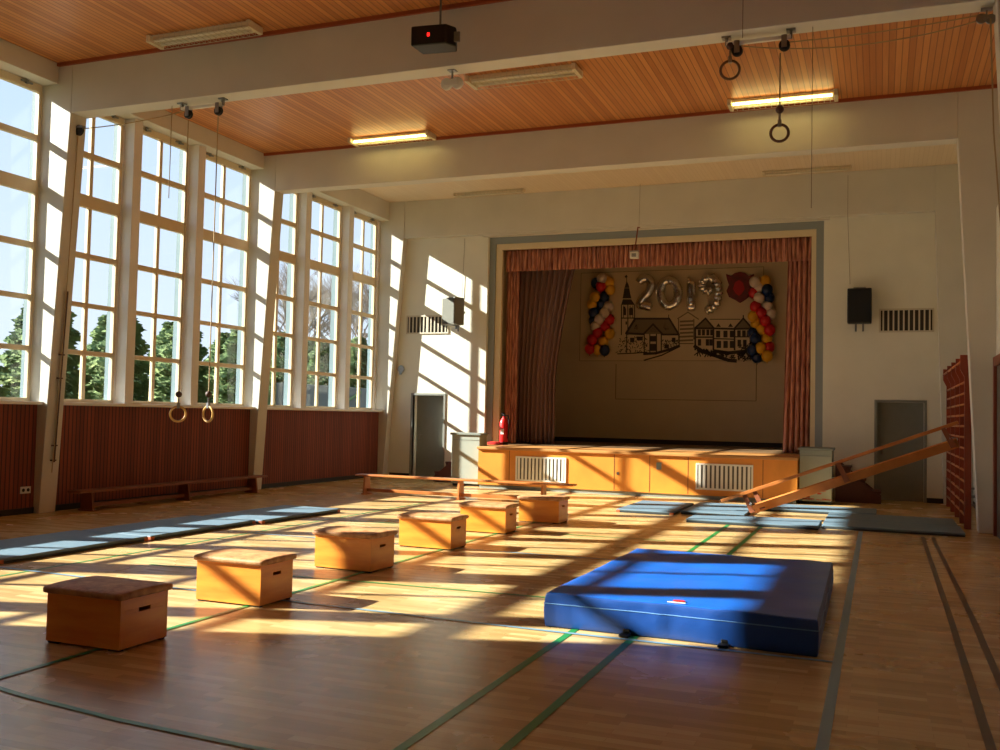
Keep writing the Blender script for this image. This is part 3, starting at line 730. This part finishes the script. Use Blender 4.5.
vault('wooden vaulting box nearest the camera, entirely in shade', (-4.91, 5.23, 0), .63)
vault('sunlit wooden vaulting box second nearest the camera', (-4.965, 6.84, 0), .64, rz=-.01)
vault('sunlit wooden vaulting box third nearest, beside the end of the row of grey mats', (-5.02, 8.76, 0), .67, rz=-.06)
vault('wooden vaulting box fourth from the camera, third from the stage', (-5.0, 10.58, 0), .69, .42, rz=-.03)
vault('wooden vaulting box second from the stage, in front of the last one', (-4.99, 12.33, 0), .665, .42)
vault('wooden vaulting box nearest the stage, last of the row', (-4.73, 13.9, 0), .635, .42, rz=-.02)

# crash mat
X0, X1, Y0_, Y1_, H = -2.345, -.40, 7.02, 9.85, .255
t = thing('crash_mat', 'thick blue crash mat lying on the parquet, striped by window shadows', 'mat', ((X0+X1)/2, (Y0_+Y1_)/2, 0))
a, c = (X1-X0)/2, (Y1_-Y0_)/2; b = MB(); nx, ny, nz = 40, 54, 6
def cm(u, v, h):
    x, y, z = a*u*(1-.015*v), c*v-.06*max(0, u)*(1-v)/2, H*h
    bulge = .010*math.sin(PI*h)
    ex = 1+bulge*(abs(u) > .999)/a; ey = 1+bulge*(abs(v) > .999)/c
    x *= ex; y *= ey
    k = noise.noise(Vector((x*2.2, y*2.2, 3)))*.010 + noise.noise(Vector((x*6, y*1.3, 8)))*.004
    if h > .99: z += k - .012*math.exp(-((abs(u)-.0)**2)*2)*0
    if v < -.999: y += .012*noise.noise(Vector((x*9, z*3, 1)))*math.sin(PI*min(1, h*.9+.1)); 
    if u > .999: x += .012*noise.noise(Vector((y*7, z*3, 2)))*math.sin(PI*h)
    return Vector((x, y, z))
grid = {}
def V(i, j, k):
    key = (i, j, k)
    if key not in grid: grid[key] = b.b.verts.new(cm(-1+2*i/nx, -1+2*j/ny, k/nz))
    return grid[key]
for i in range(nx):
    for j in range(ny):
        b.mi = 0; b.face([V(i, j, nz), V(i+1, j, nz), V(i+1, j+1, nz), V(i, j+1, nz)]); b.face([V(i, j, 0), V(i, j+1, 0), V(i+1, j+1, 0), V(i+1, j, 0)])
b.mi = 1
for k in range(nz):
    for i in range(nx): b.face([V(i, 0, k), V(i+1, 0, k), V(i+1, 0, k+1), V(i, 0, k+1)]); b.face([V(i, ny, k), V(i, ny, k+1), V(i+1, ny, k+1), V(i+1, ny, k)])
    for j in range(ny): b.face([V(0, j, k), V(0, j, k+1), V(0, j+1, k+1), V(0, j+1, k)]); b.face([V(nx, j, k), V(nx, j+1, k), V(nx, j+1, k+1), V(nx, j, k+1)])
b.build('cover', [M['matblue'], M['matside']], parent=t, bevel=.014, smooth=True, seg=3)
b = MB(); b.tube([cm(x/20, -1, .7) for x in range(-20, 21)], .004, 6); b.tube([cm(1, y/20, .7) for y in range(-20, 21)], .004, 6); b.build('seam', mat('seam_blue', (96, 140, 190), .5), parent=t)
p = on(679, 604, 1, 7.0)
lx = on(677, 604, 2, H).x-(X0+X1)/2
b = MB(); ee = [(lx+.045*math.cos(k*PI/8), -c+.115+.035*math.sin(k*PI/8)) for k in range(16)]; b.prism(ee, 2, H+.006, H+.011); lab(b.build('emblem', M['redmat'], parent=t), 'oval red emblem')
b = MB(); b.box((lx-.075, -c+.045, H+.005), (lx+.06, -c+.062, H+.010)); b.build('lettering_strip', M['white'], parent=t)
for px_, py_ in ((621, 641), (722, 651)):
    q = on(px_, py_, 2, 0); x = q.x-(X0+X1)/2
    b = MB(); b.box((x-.045, -c-.10, .004), (x+.03, -c+.0, .022)); b.box((x-.03, -c-.03, .02), (x+.02, -c-.005, .05)); b.build('carry_loop', M['black'], parent=t, bevel=.006)

# thin mats
def tmat(label, x0, y0, x1, y1, rz, group, h=.06, z=0, corners=True):
    cx, cy = (x0+x1)/2, (y0+y1)/2
    t = thing('gym_mat', label, 'mat', (cx, cy, z), rz, group)
    w, d = (x1-x0)/2, (y1-y0)/2
    b = MB(); b.box((-w, -d, 0), (w, d, h*.45)); b.build('base_layer', M['matedge'], parent=t, bevel=.006)
    b = MB(); b.box((-w-.002, -d-.002, h*.45), (w+.002, d+.002, h)); b.build('cover', M['matgrey'], parent=t, bevel=.012)
    if corners:
        for sx in (-1, 1):
            for sy in (-1, 1):
                b = MB(); b.box((sx*w-.06*(sx > 0)-.004*(sx < 0), sy*d-.06*(sy > 0)-.004*(sy < 0), .004), (sx*w+.06*(sx < 0)+.004*(sx > 0), sy*d+.06*(sy < 0)+.004*(sy > 0), h-.015)); b.build('corner_patch', M['orange'], parent=t, bevel=.003)
    return t
G1, G2 = 'grey mats laid end to end along the window wall', 'grey mats below the inclined bench'
tmat('nearest of the long row of grey mats by the window wall', -9.27, 7.17, -8.14, 9.27, 0, G1)
tmat('middle grey mat of the row by the window wall', -9.20, 9.30, -8.12, 11.38, .0, G1)
tmat('grey mat at the stage end of the row by the window wall', -9.02, 11.41, -7.98, 13.38, -.035, G1)
tmat('sunlit grey mat furthest left before the stage', -4.13, 15.95, -3.17, 17.85, .0, G2)
tmat('grey mat behind the front mat, under the low end of the inclined bench', -3.10, 16.25, -2.05, 18.1, .0, G2, corners=False)
tmat('sunlit grey mat in front of the inclined bench', -2.78, 15.02, -.84, 16.0, .0, G2, corners=False)
tmat('shaded grey mat behind the bench close to the stage', -2.0, 17.7, -.05, 18.7, .0, G2, corners=False)
tmat('shaded grey mat nearest the camera beside the wall bars', -.80, 15.30, 1.14, 16.32, .0, G2, corners=False)
tmat('shaded grey mat under the high end of the inclined bench', -.80, 16.36, 1.12, 17.5, .0, G2, corners=False)

# benches
def bench(label, loc, L, rz, H, legs, m, group=None, top_w=.26):
    t = thing('gym_bench', label, 'bench', loc, rz, group)
    MB().box((-L/2, -top_w/2, H-.035), (L/2, top_w/2, H)).build('seat', m, parent=t, bevel=.008)
    for x in legs:
        b = MB(); b.prism([(-.13, .02), (.13, .02), (.09, H-.035), (-.09, H-.035)], 0, x-.02, x+.02); b.build('leg', m, parent=t, bevel=.004)
        b = MB(); b.box((x-.035, -.15, 0), (x+.035, .15, .025)); b.build('foot', m, parent=t)
    b = MB(); b.box((legs[0]+.02, -.03, .055), (legs[-1]-.02, .03, .115)); b.build('rail', m, parent=t, bevel=.006)
    return t
bench('dark wooden bench standing along the wood-panelled window wall', (-11.24, 13.56, 0), 4.75, PI/2, .32, [-2.1, .1, 2.05], M['benchdark'], 'upright wooden gym benches')
bench('long wooden bench standing across the hall in front of the stage', (-7.28, 16.62, 0), 4.42, .0, .385, [-2.02, -.02, 1.62], M['bench'], 'upright wooden gym benches')
# inclined bench hooked into wall bars
yb = 16.75
A = on(753, 511.5, 1, yb); B = on(958, 442.5, 1, yb)
A = Vector((A.x, yb, max(A.z, .105))); d = (B-A); L = d.length; dx = d.normalized(); nz_ = Vector((-dx.z, 0, dx.x)); ny_ = Vector((0, 1, 0))
t = thing('inclined_bench', 'upturned wooden bench sloping from the mats up to the wall bars', 'bench', A)
MX = Matrix(((dx.x, ny_.x, nz_.x), (dx.y, ny_.y, nz_.y), (dx.z, ny_.z, nz_.z))).to_4x4()
roll = Matrix.Rotation(math.radians(-58), 4, 'X')
b = MB(); b.box((0, -.085, -.02), (L, .085, .02), MX @ roll); b.build('seat', M['bench'], parent=t, bevel=.006)
RO = .275
for x in (-.02, .16, L*.475, L-.08):
    b = MB(); b.prism([(x-.05, -.05), (x+.04, -.05), (x-.01, RO+.01), (x-.075, RO+.01)], 1, -.10 if x > 1 else -.02, -.06 if x > 1 else .02)
    for v in b.b.verts: v.co = MX @ Vector((v.co.x, v.co.y+(.06 if v.co.z > .1 else 0), v.co.z))
    b.build('leg', M['benchdark'], parent=t)
b = MB(); b.box((-.46, .0, RO-.01), (L+.12, .07, RO+.045), MX); b.build('rail', M['bench'], parent=t, bevel=.006)
for x in (.05, L-.06):
    b = MB(); b.tube([MX @ Vector((x-.05, -.06, .1)), MX @ Vector((x+.06, .08, .05))], .03); b.build('hook', M['metal'], parent=t)

# wall bars
YS = [16.5, 17.45, 18.5, 19.6, 20.8]
t = thing('wall_bars', 'brown wooden wall bars fixed along the right wall behind the pillar', 'climbing frame', (1.09, 18.2, 0))
for i, y in enumerate(YS):
    b = MB(); yy = y-18.2
    prof = [(.12, 0), (.22, 0), (.22, 2.68), (.06, 2.68), (.06, 2.46), (.12, 2.34)]
    b.prism([(x, z) for x, z in prof], 1, yy-.02, yy+.02); b.build('upright', M['bars'], parent=t, bevel=.004)
for k in range(14):
    z = .2+.172*k; off = .14
    if k == 13: z = 2.58; off = .08
    b = MB(); b.tube([(off, YS[0]-18.2, z), (off, YS[-1]-18.2, z)], .018, 8); b.build('rung', M['rung'], parent=t, smooth=True)

for y in (16.5, 18.5, 20.8):
    for z in (.35, 2.2):
        b = MB(); b.box((.22, y-18.2-.02, z), (XR-1.09, y-18.2+.02, z+.04)); b.build('wall_bracket', M['metal'], parent=t)

# ------------------------------------------------------------------ rings and ropes
def rail_unit(label, group, xa, xb, y, zc=ZB):
    t = thing('ring_rail', label, 'pulley rail', ((xa+xb)/2, y, zc), 0, group)
    h = (xb-xa)/2
    b = MB(); b.box((-h, -.025, -.10), (h, .025, -.06)); b.build('rail', M['white'], parent=t, bevel=.004)
    for s in (-1, 1):
        b = MB(); b.box((s*h-.05, -.05, -.02), (s*h+.05, .05, 0)); b.box((s*h-.015, -.02, -.10), (s*h+.015, .02, -.02)); b.build('bracket', M['metal'], parent=t)
    for x in (-h+.12, h-.07):
        b = MB(); b.lathe([(.035, -.03), (.062, -.022), (.05, 0), (.062, .022), (.035, .03)], (x, 0, -.17), 18, axis=1); b.build('pulley_wheel', M['black'], parent=t)
        b = MB(); b.box((x-.03, -.045, -.20), (x+.03, -.038, -.06)); b.box((x-.03, .038, -.20), (x+.03, .045, -.06)); b.build('pulley_cheek', M['metal'], parent=t)
    return [((xa+xb)/2-h+.12, zc-.17), ((xa+xb)/2+h-.07, zc-.17)]
yr = 10.96
pl = rail_unit('white rail with two black pulleys under the beam near the windows', 'ring rails under the near beam', on(181, 103, 2, ZB).x, on(224, 99, 2, ZB).x, yr)
pr = rail_unit('white rail with two black pulleys under the beam at the right', 'ring rails under the near beam', on(726, 36, 2, ZB).x, on(791, 29, 2, ZB).x, yr)
def ring(label, x, zc, ztop, rz, m, rad=.105, grp='gymnastic rings'):
    t = thing('gymnastic_ring', label, 'gymnastic ring', (x, yr, zc), rz, grp)
    n = 28; b = MB(); b.tube([(rad*math.cos(2*PI*k/n), 0, rad*math.sin(2*PI*k/n)) for k in range(n)], .016, 8, closed=True); b.build('ring', m, parent=t, smooth=True)
    b = MB(); b.tube([(0, 0, rad-.02), (0, 0, rad+.12)], .013); b.box((-.022, -.02, rad-.025), (.022, .02, rad+.05)); b.build('strap', M['metal'], parent=t)
    b = MB(); b.ball((0, 0, rad+.17), .045); b.build('ball', M['leatherstrap'], parent=t, smooth=True)
    if ztop-zc > rad+.25:
        b = MB(); b.tube([(0, 0, rad+.2), (0, 0, ztop-zc)], .008, 6); b.build('rope', M['rope'] if m is M['ring'] else M['cord'], parent=t)
    return t
p1, p2 = on(178, 414, 1, yr), on(208, 414, 1, yr)
ring('low hanging wooden ring, the left of the pair by the windows', p1.x, p1.z, ZB-.25, .75, M['ring'])
ring('low hanging wooden ring turned edge-on, right of the pair by the windows', p2.x, p2.z, ZB-.25, -.25, M['ring'])
p3, p4 = on(730, 70, 1, yr), on(779.5, 133, 1, yr)
ring('dark ring pulled right up under its rail on the right', p3.x, p3.z, p3.z+.2, .1, M['ringdark'], .105)
ring('dark ring hanging a little lower in front of the lit lamp', p4.x, p4.z, ZB-.25, .1, M['ringdark'], .095)
# side pulleys
pp = on(85, 127, 1, 10.95)
t = thing('wall_pulley', 'black pulley on the white pillar by the windows', 'pulley', (-11.21, 10.95, pp.z), 0, 'pulleys on the portal pillars')
b = MB(); b.lathe([(.03, -.03), (.08, -.02), (.065, 0), (.08, .02), (.03, .03)], (.03, 0, -.04), 16, axis=1); b.build('wheel', M['black'], parent=t)
b = MB(); b.box((-.04, -.04, -.01), (.12, .04, .02)); b.build('plate', M['metal'], parent=t)
pq = on(985, 16, 1, 10.95)
t = thing('wall_pulley', 'grey double pulley at the right end of the near beam', 'pulley', (1.03, 10.95, ZB-.09), 0, 'pulleys on the portal pillars')
for s in (-1, 1):
    b = MB(); b.lathe([(.03, -.015), (.052, -.012), (.042, 0), (.052, .012), (.03, .015)], (-.03+s*.045, s*.02, -.05), 16, axis=1); b.build('wheel', M['metal'], parent=t)
b = MB(); b.box((-.08, -.04, .04), (.03, .04, .06)); b.box((-.035, -.015, -.05), (-.015, .015, .05)); b.build('plate', M['metal'], parent=t)
def rope(name, label, pts, r, m, cat='rope', grp=None):
    o = MB().tube(pts, r, 6).build(name, m, smooth=True); return tag(o, label, cat, grp)
def sag(a, c, s, n=14): return [Vector(a).lerp(Vector(c), k/n)-Vector((0, 0, s*4*(k/n)*(1-k/n))) for k in range(n+1)]
rope('pull_rope', 'rope from the pillar pulley to the ring rail near the windows', sag((-11.16, 10.95, pp.z-.02), (pl[0][0], yr+.03, pl[0][1]+.08), .04), .008, M['rope'])
rope('pull_rope', 'upper rope sagging from the right ring rail to the right-hand pulley', sag((pr[1][0], yr+.04, pr[1][1]+.05), (1.0, 10.97, ZB-.08), .03), .007, M['rope'])
rope('pull_rope', 'lower rope sagging deeper from the right ring rail to the pulley', sag((pr[0][0], yr+.05, pr[0][1]+.08), (1.0, 10.99, ZB-.12), .14), .007, M['rope'])
rope('pull_rope', 'rope dropping down beside the right wall from the double pulley', [(1.04, 10.93, ZB-.15), (1.07, 10.93, 4.6), (1.12, 10.78, 3.6)], .008, M['rope'])
# hanging cords
rope('hanging_wire', 'thin cord hanging from the near beam right of the lit lamp', [(on(812, 22, 2, ZB).x, 10.95, ZB), (on(812, 22, 2, ZB).x, 10.95, on(812, 208, 1, 10.95).z)], .0035, M['cord'], 'cord')
rope('hanging_wire', 'thin dark cord hanging from the ceiling above the right ring rail', [(on(743, 2, 1, 10.6).x, 10.6, Z1), (on(743, 2, 1, 10.6).x, 10.6, on(743, 38, 1, 10.6).z)], .004, M['cord'], 'cord')
rope('hanging_wire', 'thin cable running down the wall to the black loudspeaker', [(on(848, 180, 1, YB-.3).x, YB-.31, 6.75), (on(848, 180, 1, YB-.3).x, YB-.31, 5.9), (on(850, 285, 1, YB-.05).x, YB-.02, 4.5)], .004, M['cord'], 'cord')
rope('hanging_wire', 'thin wire hanging down to the small lamp over the stage', [(on(640, 195, 1, 21.15).x, 21.15, Z2), (on(639, 226, 1, 21.15).x, 21.15, on(639, 226, 1, 21.15).z)], .0035, M['cord'], 'cord')
rope('hanging_wire', 'thin cable running down the wall to the sunlit grey loudspeaker', [(on(465, 232, 1, YB-.02).x, YB-.02, 5.9), (on(462, 298, 1, YB-.02).x, YB-.02, on(462, 298, 1, YB-.02).z)], .004, M['cord'], 'cord')
rope('hanging_wire', 'thin rope hanging in front of the second tall window', [(on(172, 108, 1, 11.0).x, 11.0, ZB), (on(172, 108, 1, 11.0).x, 11.0, 4.6)], .006, M['rope'], 'cord')
# cleat and rope on the near left pillar
t = thing('rope_cleat', 'ropes tied down a dark batten on the near white pillar', 'rope cleat', (-11.475, 10.95, 0))
def pf(z): return .31*(z/ZB)
b = MB(); b.tube([(pf(.75)+.0, .02, .75), (pf(3.3), .02, 3.3)], .018, 6); b.build('batten', M['leatherstrap'], parent=t)
b = MB(); b.tube([(pf(.6)+.03, -.03, .6), (pf(2.2)+.03, -.02, 2.2), (pf(5.7)-.01, -.01, 5.68)], .008, 6); b.build('rope', M['rope'], parent=t)
for z in (.78, 1.0, 2.0, 2.35):
    b = MB(); b.box((pf(z)-.02, -.035, z-.01), (pf(z)+.035, .035, z+.01)); b.build('hook', M['leatherstrap'], parent=t)

# ------------------------------------------------------------------ lamps
def lamp(label, x0, x1, y0, y1, z, lit, drop=.10, grp='caged fluorescent ceiling lamps'):
    t = thing('fluorescent_lamp', label, 'lamp', ((x0+x1)/2, (y0+y1)/2, z), 0, grp)
    w, d = (x1-x0)/2, (y1-y0)/2
    b = MB(); b.box((-w, -d*.55, -.045), (w, d*.55, 0)); b.build('housing', M['lampbody'], parent=t, bevel=.006)
    for s in ((-1, 1) if d > .1 else (0,)):
        b = MB(); b.tube([(-w+.05, s*d*.45, -.07), (w-.05, s*d*.45, -.07)], .019, 10); b.build('tube', M['tube'] if (lit and s <= 0) else M['tube_off'], parent=t, smooth=True)
    for s in (-1, 1):
        b = MB(); b.box((s*w-.03, -d, -drop), (s*w+.03, d, -.005)); b.build('end_cap', M['lampbody'], parent=t, bevel=.005)
    b = MB(); n = 18
    for k in range(n+1):
        x = -w+2*w*k/n; b.tube([(x, -d, -.01), (x, -d, -drop), (x, d, -drop), (x, d, -.01)], .004, 4)
    for y in (-d, -d*.33, d*.33, d): b.tube([(-w, y, -drop), (w, y, -drop)], .004, 4)
    for y in (-d, d): b.tube([(-w, y, -.03), (w, y, -.03)], .005, 4)
    b.build('wire_guard', M['lampgrid'], parent=t)
    return t
lamp('unlit caged lamp before the near beam at upper left', -9.36, -7.72, 10.30, 10.60, Z1-.012, False)
lamp('unlit caged lamp in the middle of the wooden ceiling', -5.82, -4.14, 13.10, 13.50, Z1-.012, False)
lamp('glowing caged lamp before the second beam, left half of the hall', -9.22, -7.62, 15.45, 15.80, Z1-.012, True)
lamp('glowing caged lamp before the second beam, right half of the hall', -2.26, -.66, 15.38, 15.74, Z1-.012, True)
lamp('unlit slim lamp on the pale rear ceiling, left half', -9.45, -7.75, 20.75, 20.93, Z2, False, .08)
lamp('unlit slim lamp on the pale rear ceiling, right half', -2.32, -.60, 20.75, 20.93, Z2, False, .08)
# black box speaker hanging from ceiling
p = on(436, 39, 1, 10.3)
t = thing('hanging_monitor_box', 'black box with a red light hanging from the ceiling before the beam', 'loudspeaker', (p.x, 10.3, p.z), .12)
b = MB(); b.prism([(-.27, -.15), (.17, -.15), (.26, -.02), (.22, .16), (-.22, .16)], 2, -.12, .12); b.build('cabinet', M['black'], parent=t, bevel=.02)
b = MB(); b.box((-.06, -.155, -.02), (-.03, -.149, .02)); lab(b.build('indicator_light', M['led'], parent=t), 'glowing red light')
b = MB(); b.tube([(.05, 0, .12), (.05, 0, Z1-p.z)], .014); b.box((.0, -.04, .12), (.1, .04, .14)); b.box((.24, -.05, -.07), (.31, -.02, .05)); b.build('pole', M['speakergrey'], parent=t)
# pulley block under beam
p = on(447, 66, 2, ZB)
t = thing('pulley_block', 'small white double pulley block below the near beam', 'pulley', (p.x, 10.95, ZB))
b = MB(); b.tube([(0, 0, 0), (0, 0, -.12)], .014); b.box((-.05, -.05, -.012), (.05, .05, 0)); b.build('hook', M['metal'], parent=t)
for s in (-1, 1):
    b = MB(); b.lathe([(.03, -.03), (.075, -.02), (.06, 0), (.075, .02), (.03, .03)], (s*.075, 0, -.17), 16, axis=1); b.build('wheel', M['white'], parent=t)
b = MB(); b.box((-.09, -.04, -.20), (.09, -.034, -.12)); b.box((-.09, .034, -.20), (.09, .04, -.12)); b.build('cheek', M['white'], parent=t)
# small lamp on the proscenium
pa, pb = on(638, 227, 1, 21.15), on(634.5, 256, 1, 21.15)
t = thing('stage_light', 'small white lamp on a rusty rod over the middle of the stage', 'lamp', (pb.x, 21.15, pb.z))
b = MB(); b.tube([(0, 0, .1), (pa.x-pb.x, .0, pa.z-pb.z), (pa.x-pb.x+.02, .06, pa.z-pb.z+.0)], .016); lab(b.build('rod', mat('rust', (120, 58, 32), .8), parent=t), 'rust coloured rod')
b = MB(); b.box((-.09, -.07, -.06), (.09, .07, .09)); b.build('head', M['white'], parent=t, bevel=.01)
b = MB(); b.box((-.05, -.075, -.03), (.05, -.069, .05)); b.box((-.11, -.04, .09), (.11, -.02, .12)); b.build('lens', M['metal'], parent=t)

# ------------------------------------------------------------------ outside
b = MB(); b.box((-160, -120, -.9), (60, 190, -.6)); struct(b.build('ground', M['grass'], loc=(0, 0, 0)))
def needles(seed, h=6.7, r=1.95, n=8000):
    random.seed(seed); b = MB()
    for k in range(n):
        u = (k+random.random())/n; z = .25+(h-.3)*(1-(1-u)**.9) if False else .2+(h-.3)*u
        rad = r*(1-u)**.6*(.86+.2*math.sin(u*52)); a = random.random()*2*PI
        q = random.uniform(.35, 1); x, y = rad*q*math.cos(a), rad*q*math.sin(a)
        l = .16+.2*random.random(); w = .06+.07*random.random()
        d = Vector((math.cos(a), math.sin(a), random.uniform(-.5, .25))).normalized()*l; s = Vector((-math.sin(a), math.cos(a), random.uniform(-.4, .4)))*w
        p = Vector((x, y, z)); v = b._v([p-s, p+d*.6-s*.8+Vector((0, 0, .05)), p+d, p+d*.6+s*.8-Vector((0, 0, .06)), p+s])
        b.face([v[0], v[1], v[4]]); b.face([v[1], v[3], v[4]]); b.face([v[1], v[2], v[3]])
    return b
con = thing('conifer', 'x', 'tree', (0, 0, 0)); 
needles(1).build('foliage', M['needle'], parent=con)
MB().tube([(0, 0, 0), (0, 0, 6.3)], [.14, .03], 8).build('trunk', M['bark'], parent=con)
random.seed(21)
spots = [(-26.6+random.uniform(-.1, .1), 14.6+3.5*k, .92+random.uniform(-.05, .05)) for k in range(15)]+[(-30.6, 16.4+3.9*k, .93+random.uniform(-.04, .04)) for k in range(14)]
for i, (x, y, s) in enumerate(spots):
    c = con if i == 0 else dup(con, (0, 0, 0)); c.location = (x, y, -.6); c.scale = (s, s, s); c.rotation_euler = (0, 0, i*1.3)
    c['label'] = 'dense dark green conifer standing outside beyond the tall windows'; c['group'] = 'conifers outside the windows'
def bare(seed, h):
    random.seed(seed); b = MB()
    def br(p, d, l, r, dep):
        q = p+d*l; mid = p+d*l*.5+Vector((random.uniform(-.1, .1), random.uniform(-.1, .1), 0))*l*.3
        b.tube([p, mid, q], [r, r*.85, r*.65], 5 if dep > 1 else 4, cap=False)
        if dep == 0: return
        for k in range(4 if dep > 1 else 5):
            a = random.uniform(0, 2*PI); t_ = random.uniform(.35, .7)
            nd = (d+Vector((math.cos(a), math.sin(a), random.uniform(0, .4)))*t_).normalized()
            br(p+(q-p)*random.uniform(.55, 1), nd, l*random.uniform(.55, .8), r*.55, dep-1)
    br(Vector((0, 0, 0)), Vector((0, 0, 1)), h*.35, .16, 5)
    return b
bt = thing('bare_tree', 'x', 'tree'); bare(5, 13).build('trunk', M['bark'], parent=bt)
for i, (x, y, s) in enumerate([(-42, 61, 1.25), (-42, 71, 1.35), (-42, 82, 1.45), (-42, 93, 1.4), (-55, 84, 1.7), (-55, 98, 1.8), (-55, 113, 1.8), (-56, 128, 1.9)]):
    c = bt if i == 0 else dup(bt, (0, 0, 0)); c.location = (x, y, -.6); c.scale = (s, s, s); c.rotation_euler = (0, 0, i*2.1)
    c['label'] = 'leafless tree with fine bare branches outside beyond the far windows'; c['group'] = 'leafless trees outside the far windows'
def bushm(seed):
    random.seed(seed); b = MB()
    for k in range(700):
        a, e = random.random()*2*PI, random.random()*PI/2; q = random.uniform(.6, 1); p = Vector((1.5*q*math.cos(a)*math.cos(e), 1.5*q*math.sin(a)*math.cos(e), .2+2.2*q*math.sin(e)))
        s = Vector((random.uniform(-1, 1), random.uniform(-1, 1), random.uniform(-1, 1))).normalized()*.2; w = s.orthogonal().normalized()*.11
        b.face(b._v([p-s, p+w, p+s, p-w]))
    return b
bs = bushm(4).build('bush', M['bush'], loc=(0, 0, 0))
for i, (x, y, s) in enumerate([(-23.0, 20.2, .8), (-23.0, 23.6, .75), (-23.0, 27.2, .85), (-23.0, 30.8, .9), (-23.0, 42.5, 1.0), (-23.0, 46.2, 1.0), (-23.0, 50, 1.0)]):
    c = bs if i == 0 else bs.copy()
    if i: COL.objects.link(c)
    c.location = (x, y, -.6); c.scale = (s, s, s); c.rotation_euler = (0, 0, i)
    tag(c, 'yellow-green leafy bush outside, seen low through the tall windows', 'bush', 'bushes outside the windows')
t = thing('garden_wall', 'grey outside wall with a sloping rail seen through the far windows', 'wall', (-22.6, 36.6, -.6), .0)
MB().box((-.15, -3.6, 0), (.15, 3.6, 3.3)).build('masonry', M['outwall'], parent=t, bevel=.02)
b = MB(); b.tube([(.22, -3.4, .9), (.22, 2.6, 3.1)], .07); b.build('handrail', M['needle'], parent=t)
MB().box((.15, .6, .9), (.2, 1.9, 1.9)).build('opening', M['dark'], parent=t)

# ------------------------------------------------------------------ light
sd = bpy.data.lights.new('sun', 'SUN'); sun = bpy.data.objects.new('sun', sd); COL.objects.link(sun)
sd.energy = 20; sd.color = (1, .955, .85); sd.angle = math.radians(.6)
dirv = Vector((1, .355, -.552)); sun.rotation_euler = dirv.to_track_quat('-Z', 'Y').to_euler(); sun.location = (-30, 0, 20)
W = bpy.data.worlds.new('sky'); S.world = W; W.use_nodes = True; t = W.node_tree
bg = t.nodes['Background']
tc = N(t, 'ShaderNodeTexCoord'); sp = N(t, 'ShaderNodeSeparateXYZ'); t.links.new(tc.outputs['Generated'], sp.inputs[0])
rp = N(t, 'ShaderNodeValToRGB'); e = rp.color_ramp.elements
e[0].position = .0; e[0].color = (.80, .88, 1, 1); e[1].position = .45; e[1].color = (.46, .66, 1, 1)
t.links.new(sp.outputs['Z'], rp.inputs[0]); t.links.new(rp.outputs[0], bg.inputs['Color']); bg.inputs['Strength'].default_value = 1.12

S.view_settings.view_transform = 'Standard'; S.view_settings.look = 'None'; S.view_settings.gamma = 1; S.view_settings.exposure = .22
S.view_settings.use_curve_mapping = False
try:
    S.cycles.max_bounces = 12; S.cycles.diffuse_bounces = 8; S.cycles.transparent_max_bounces = 16; S.cycles.use_denoising = True
    S.cycles.sample_clamp_indirect = 6
except Exception: pass
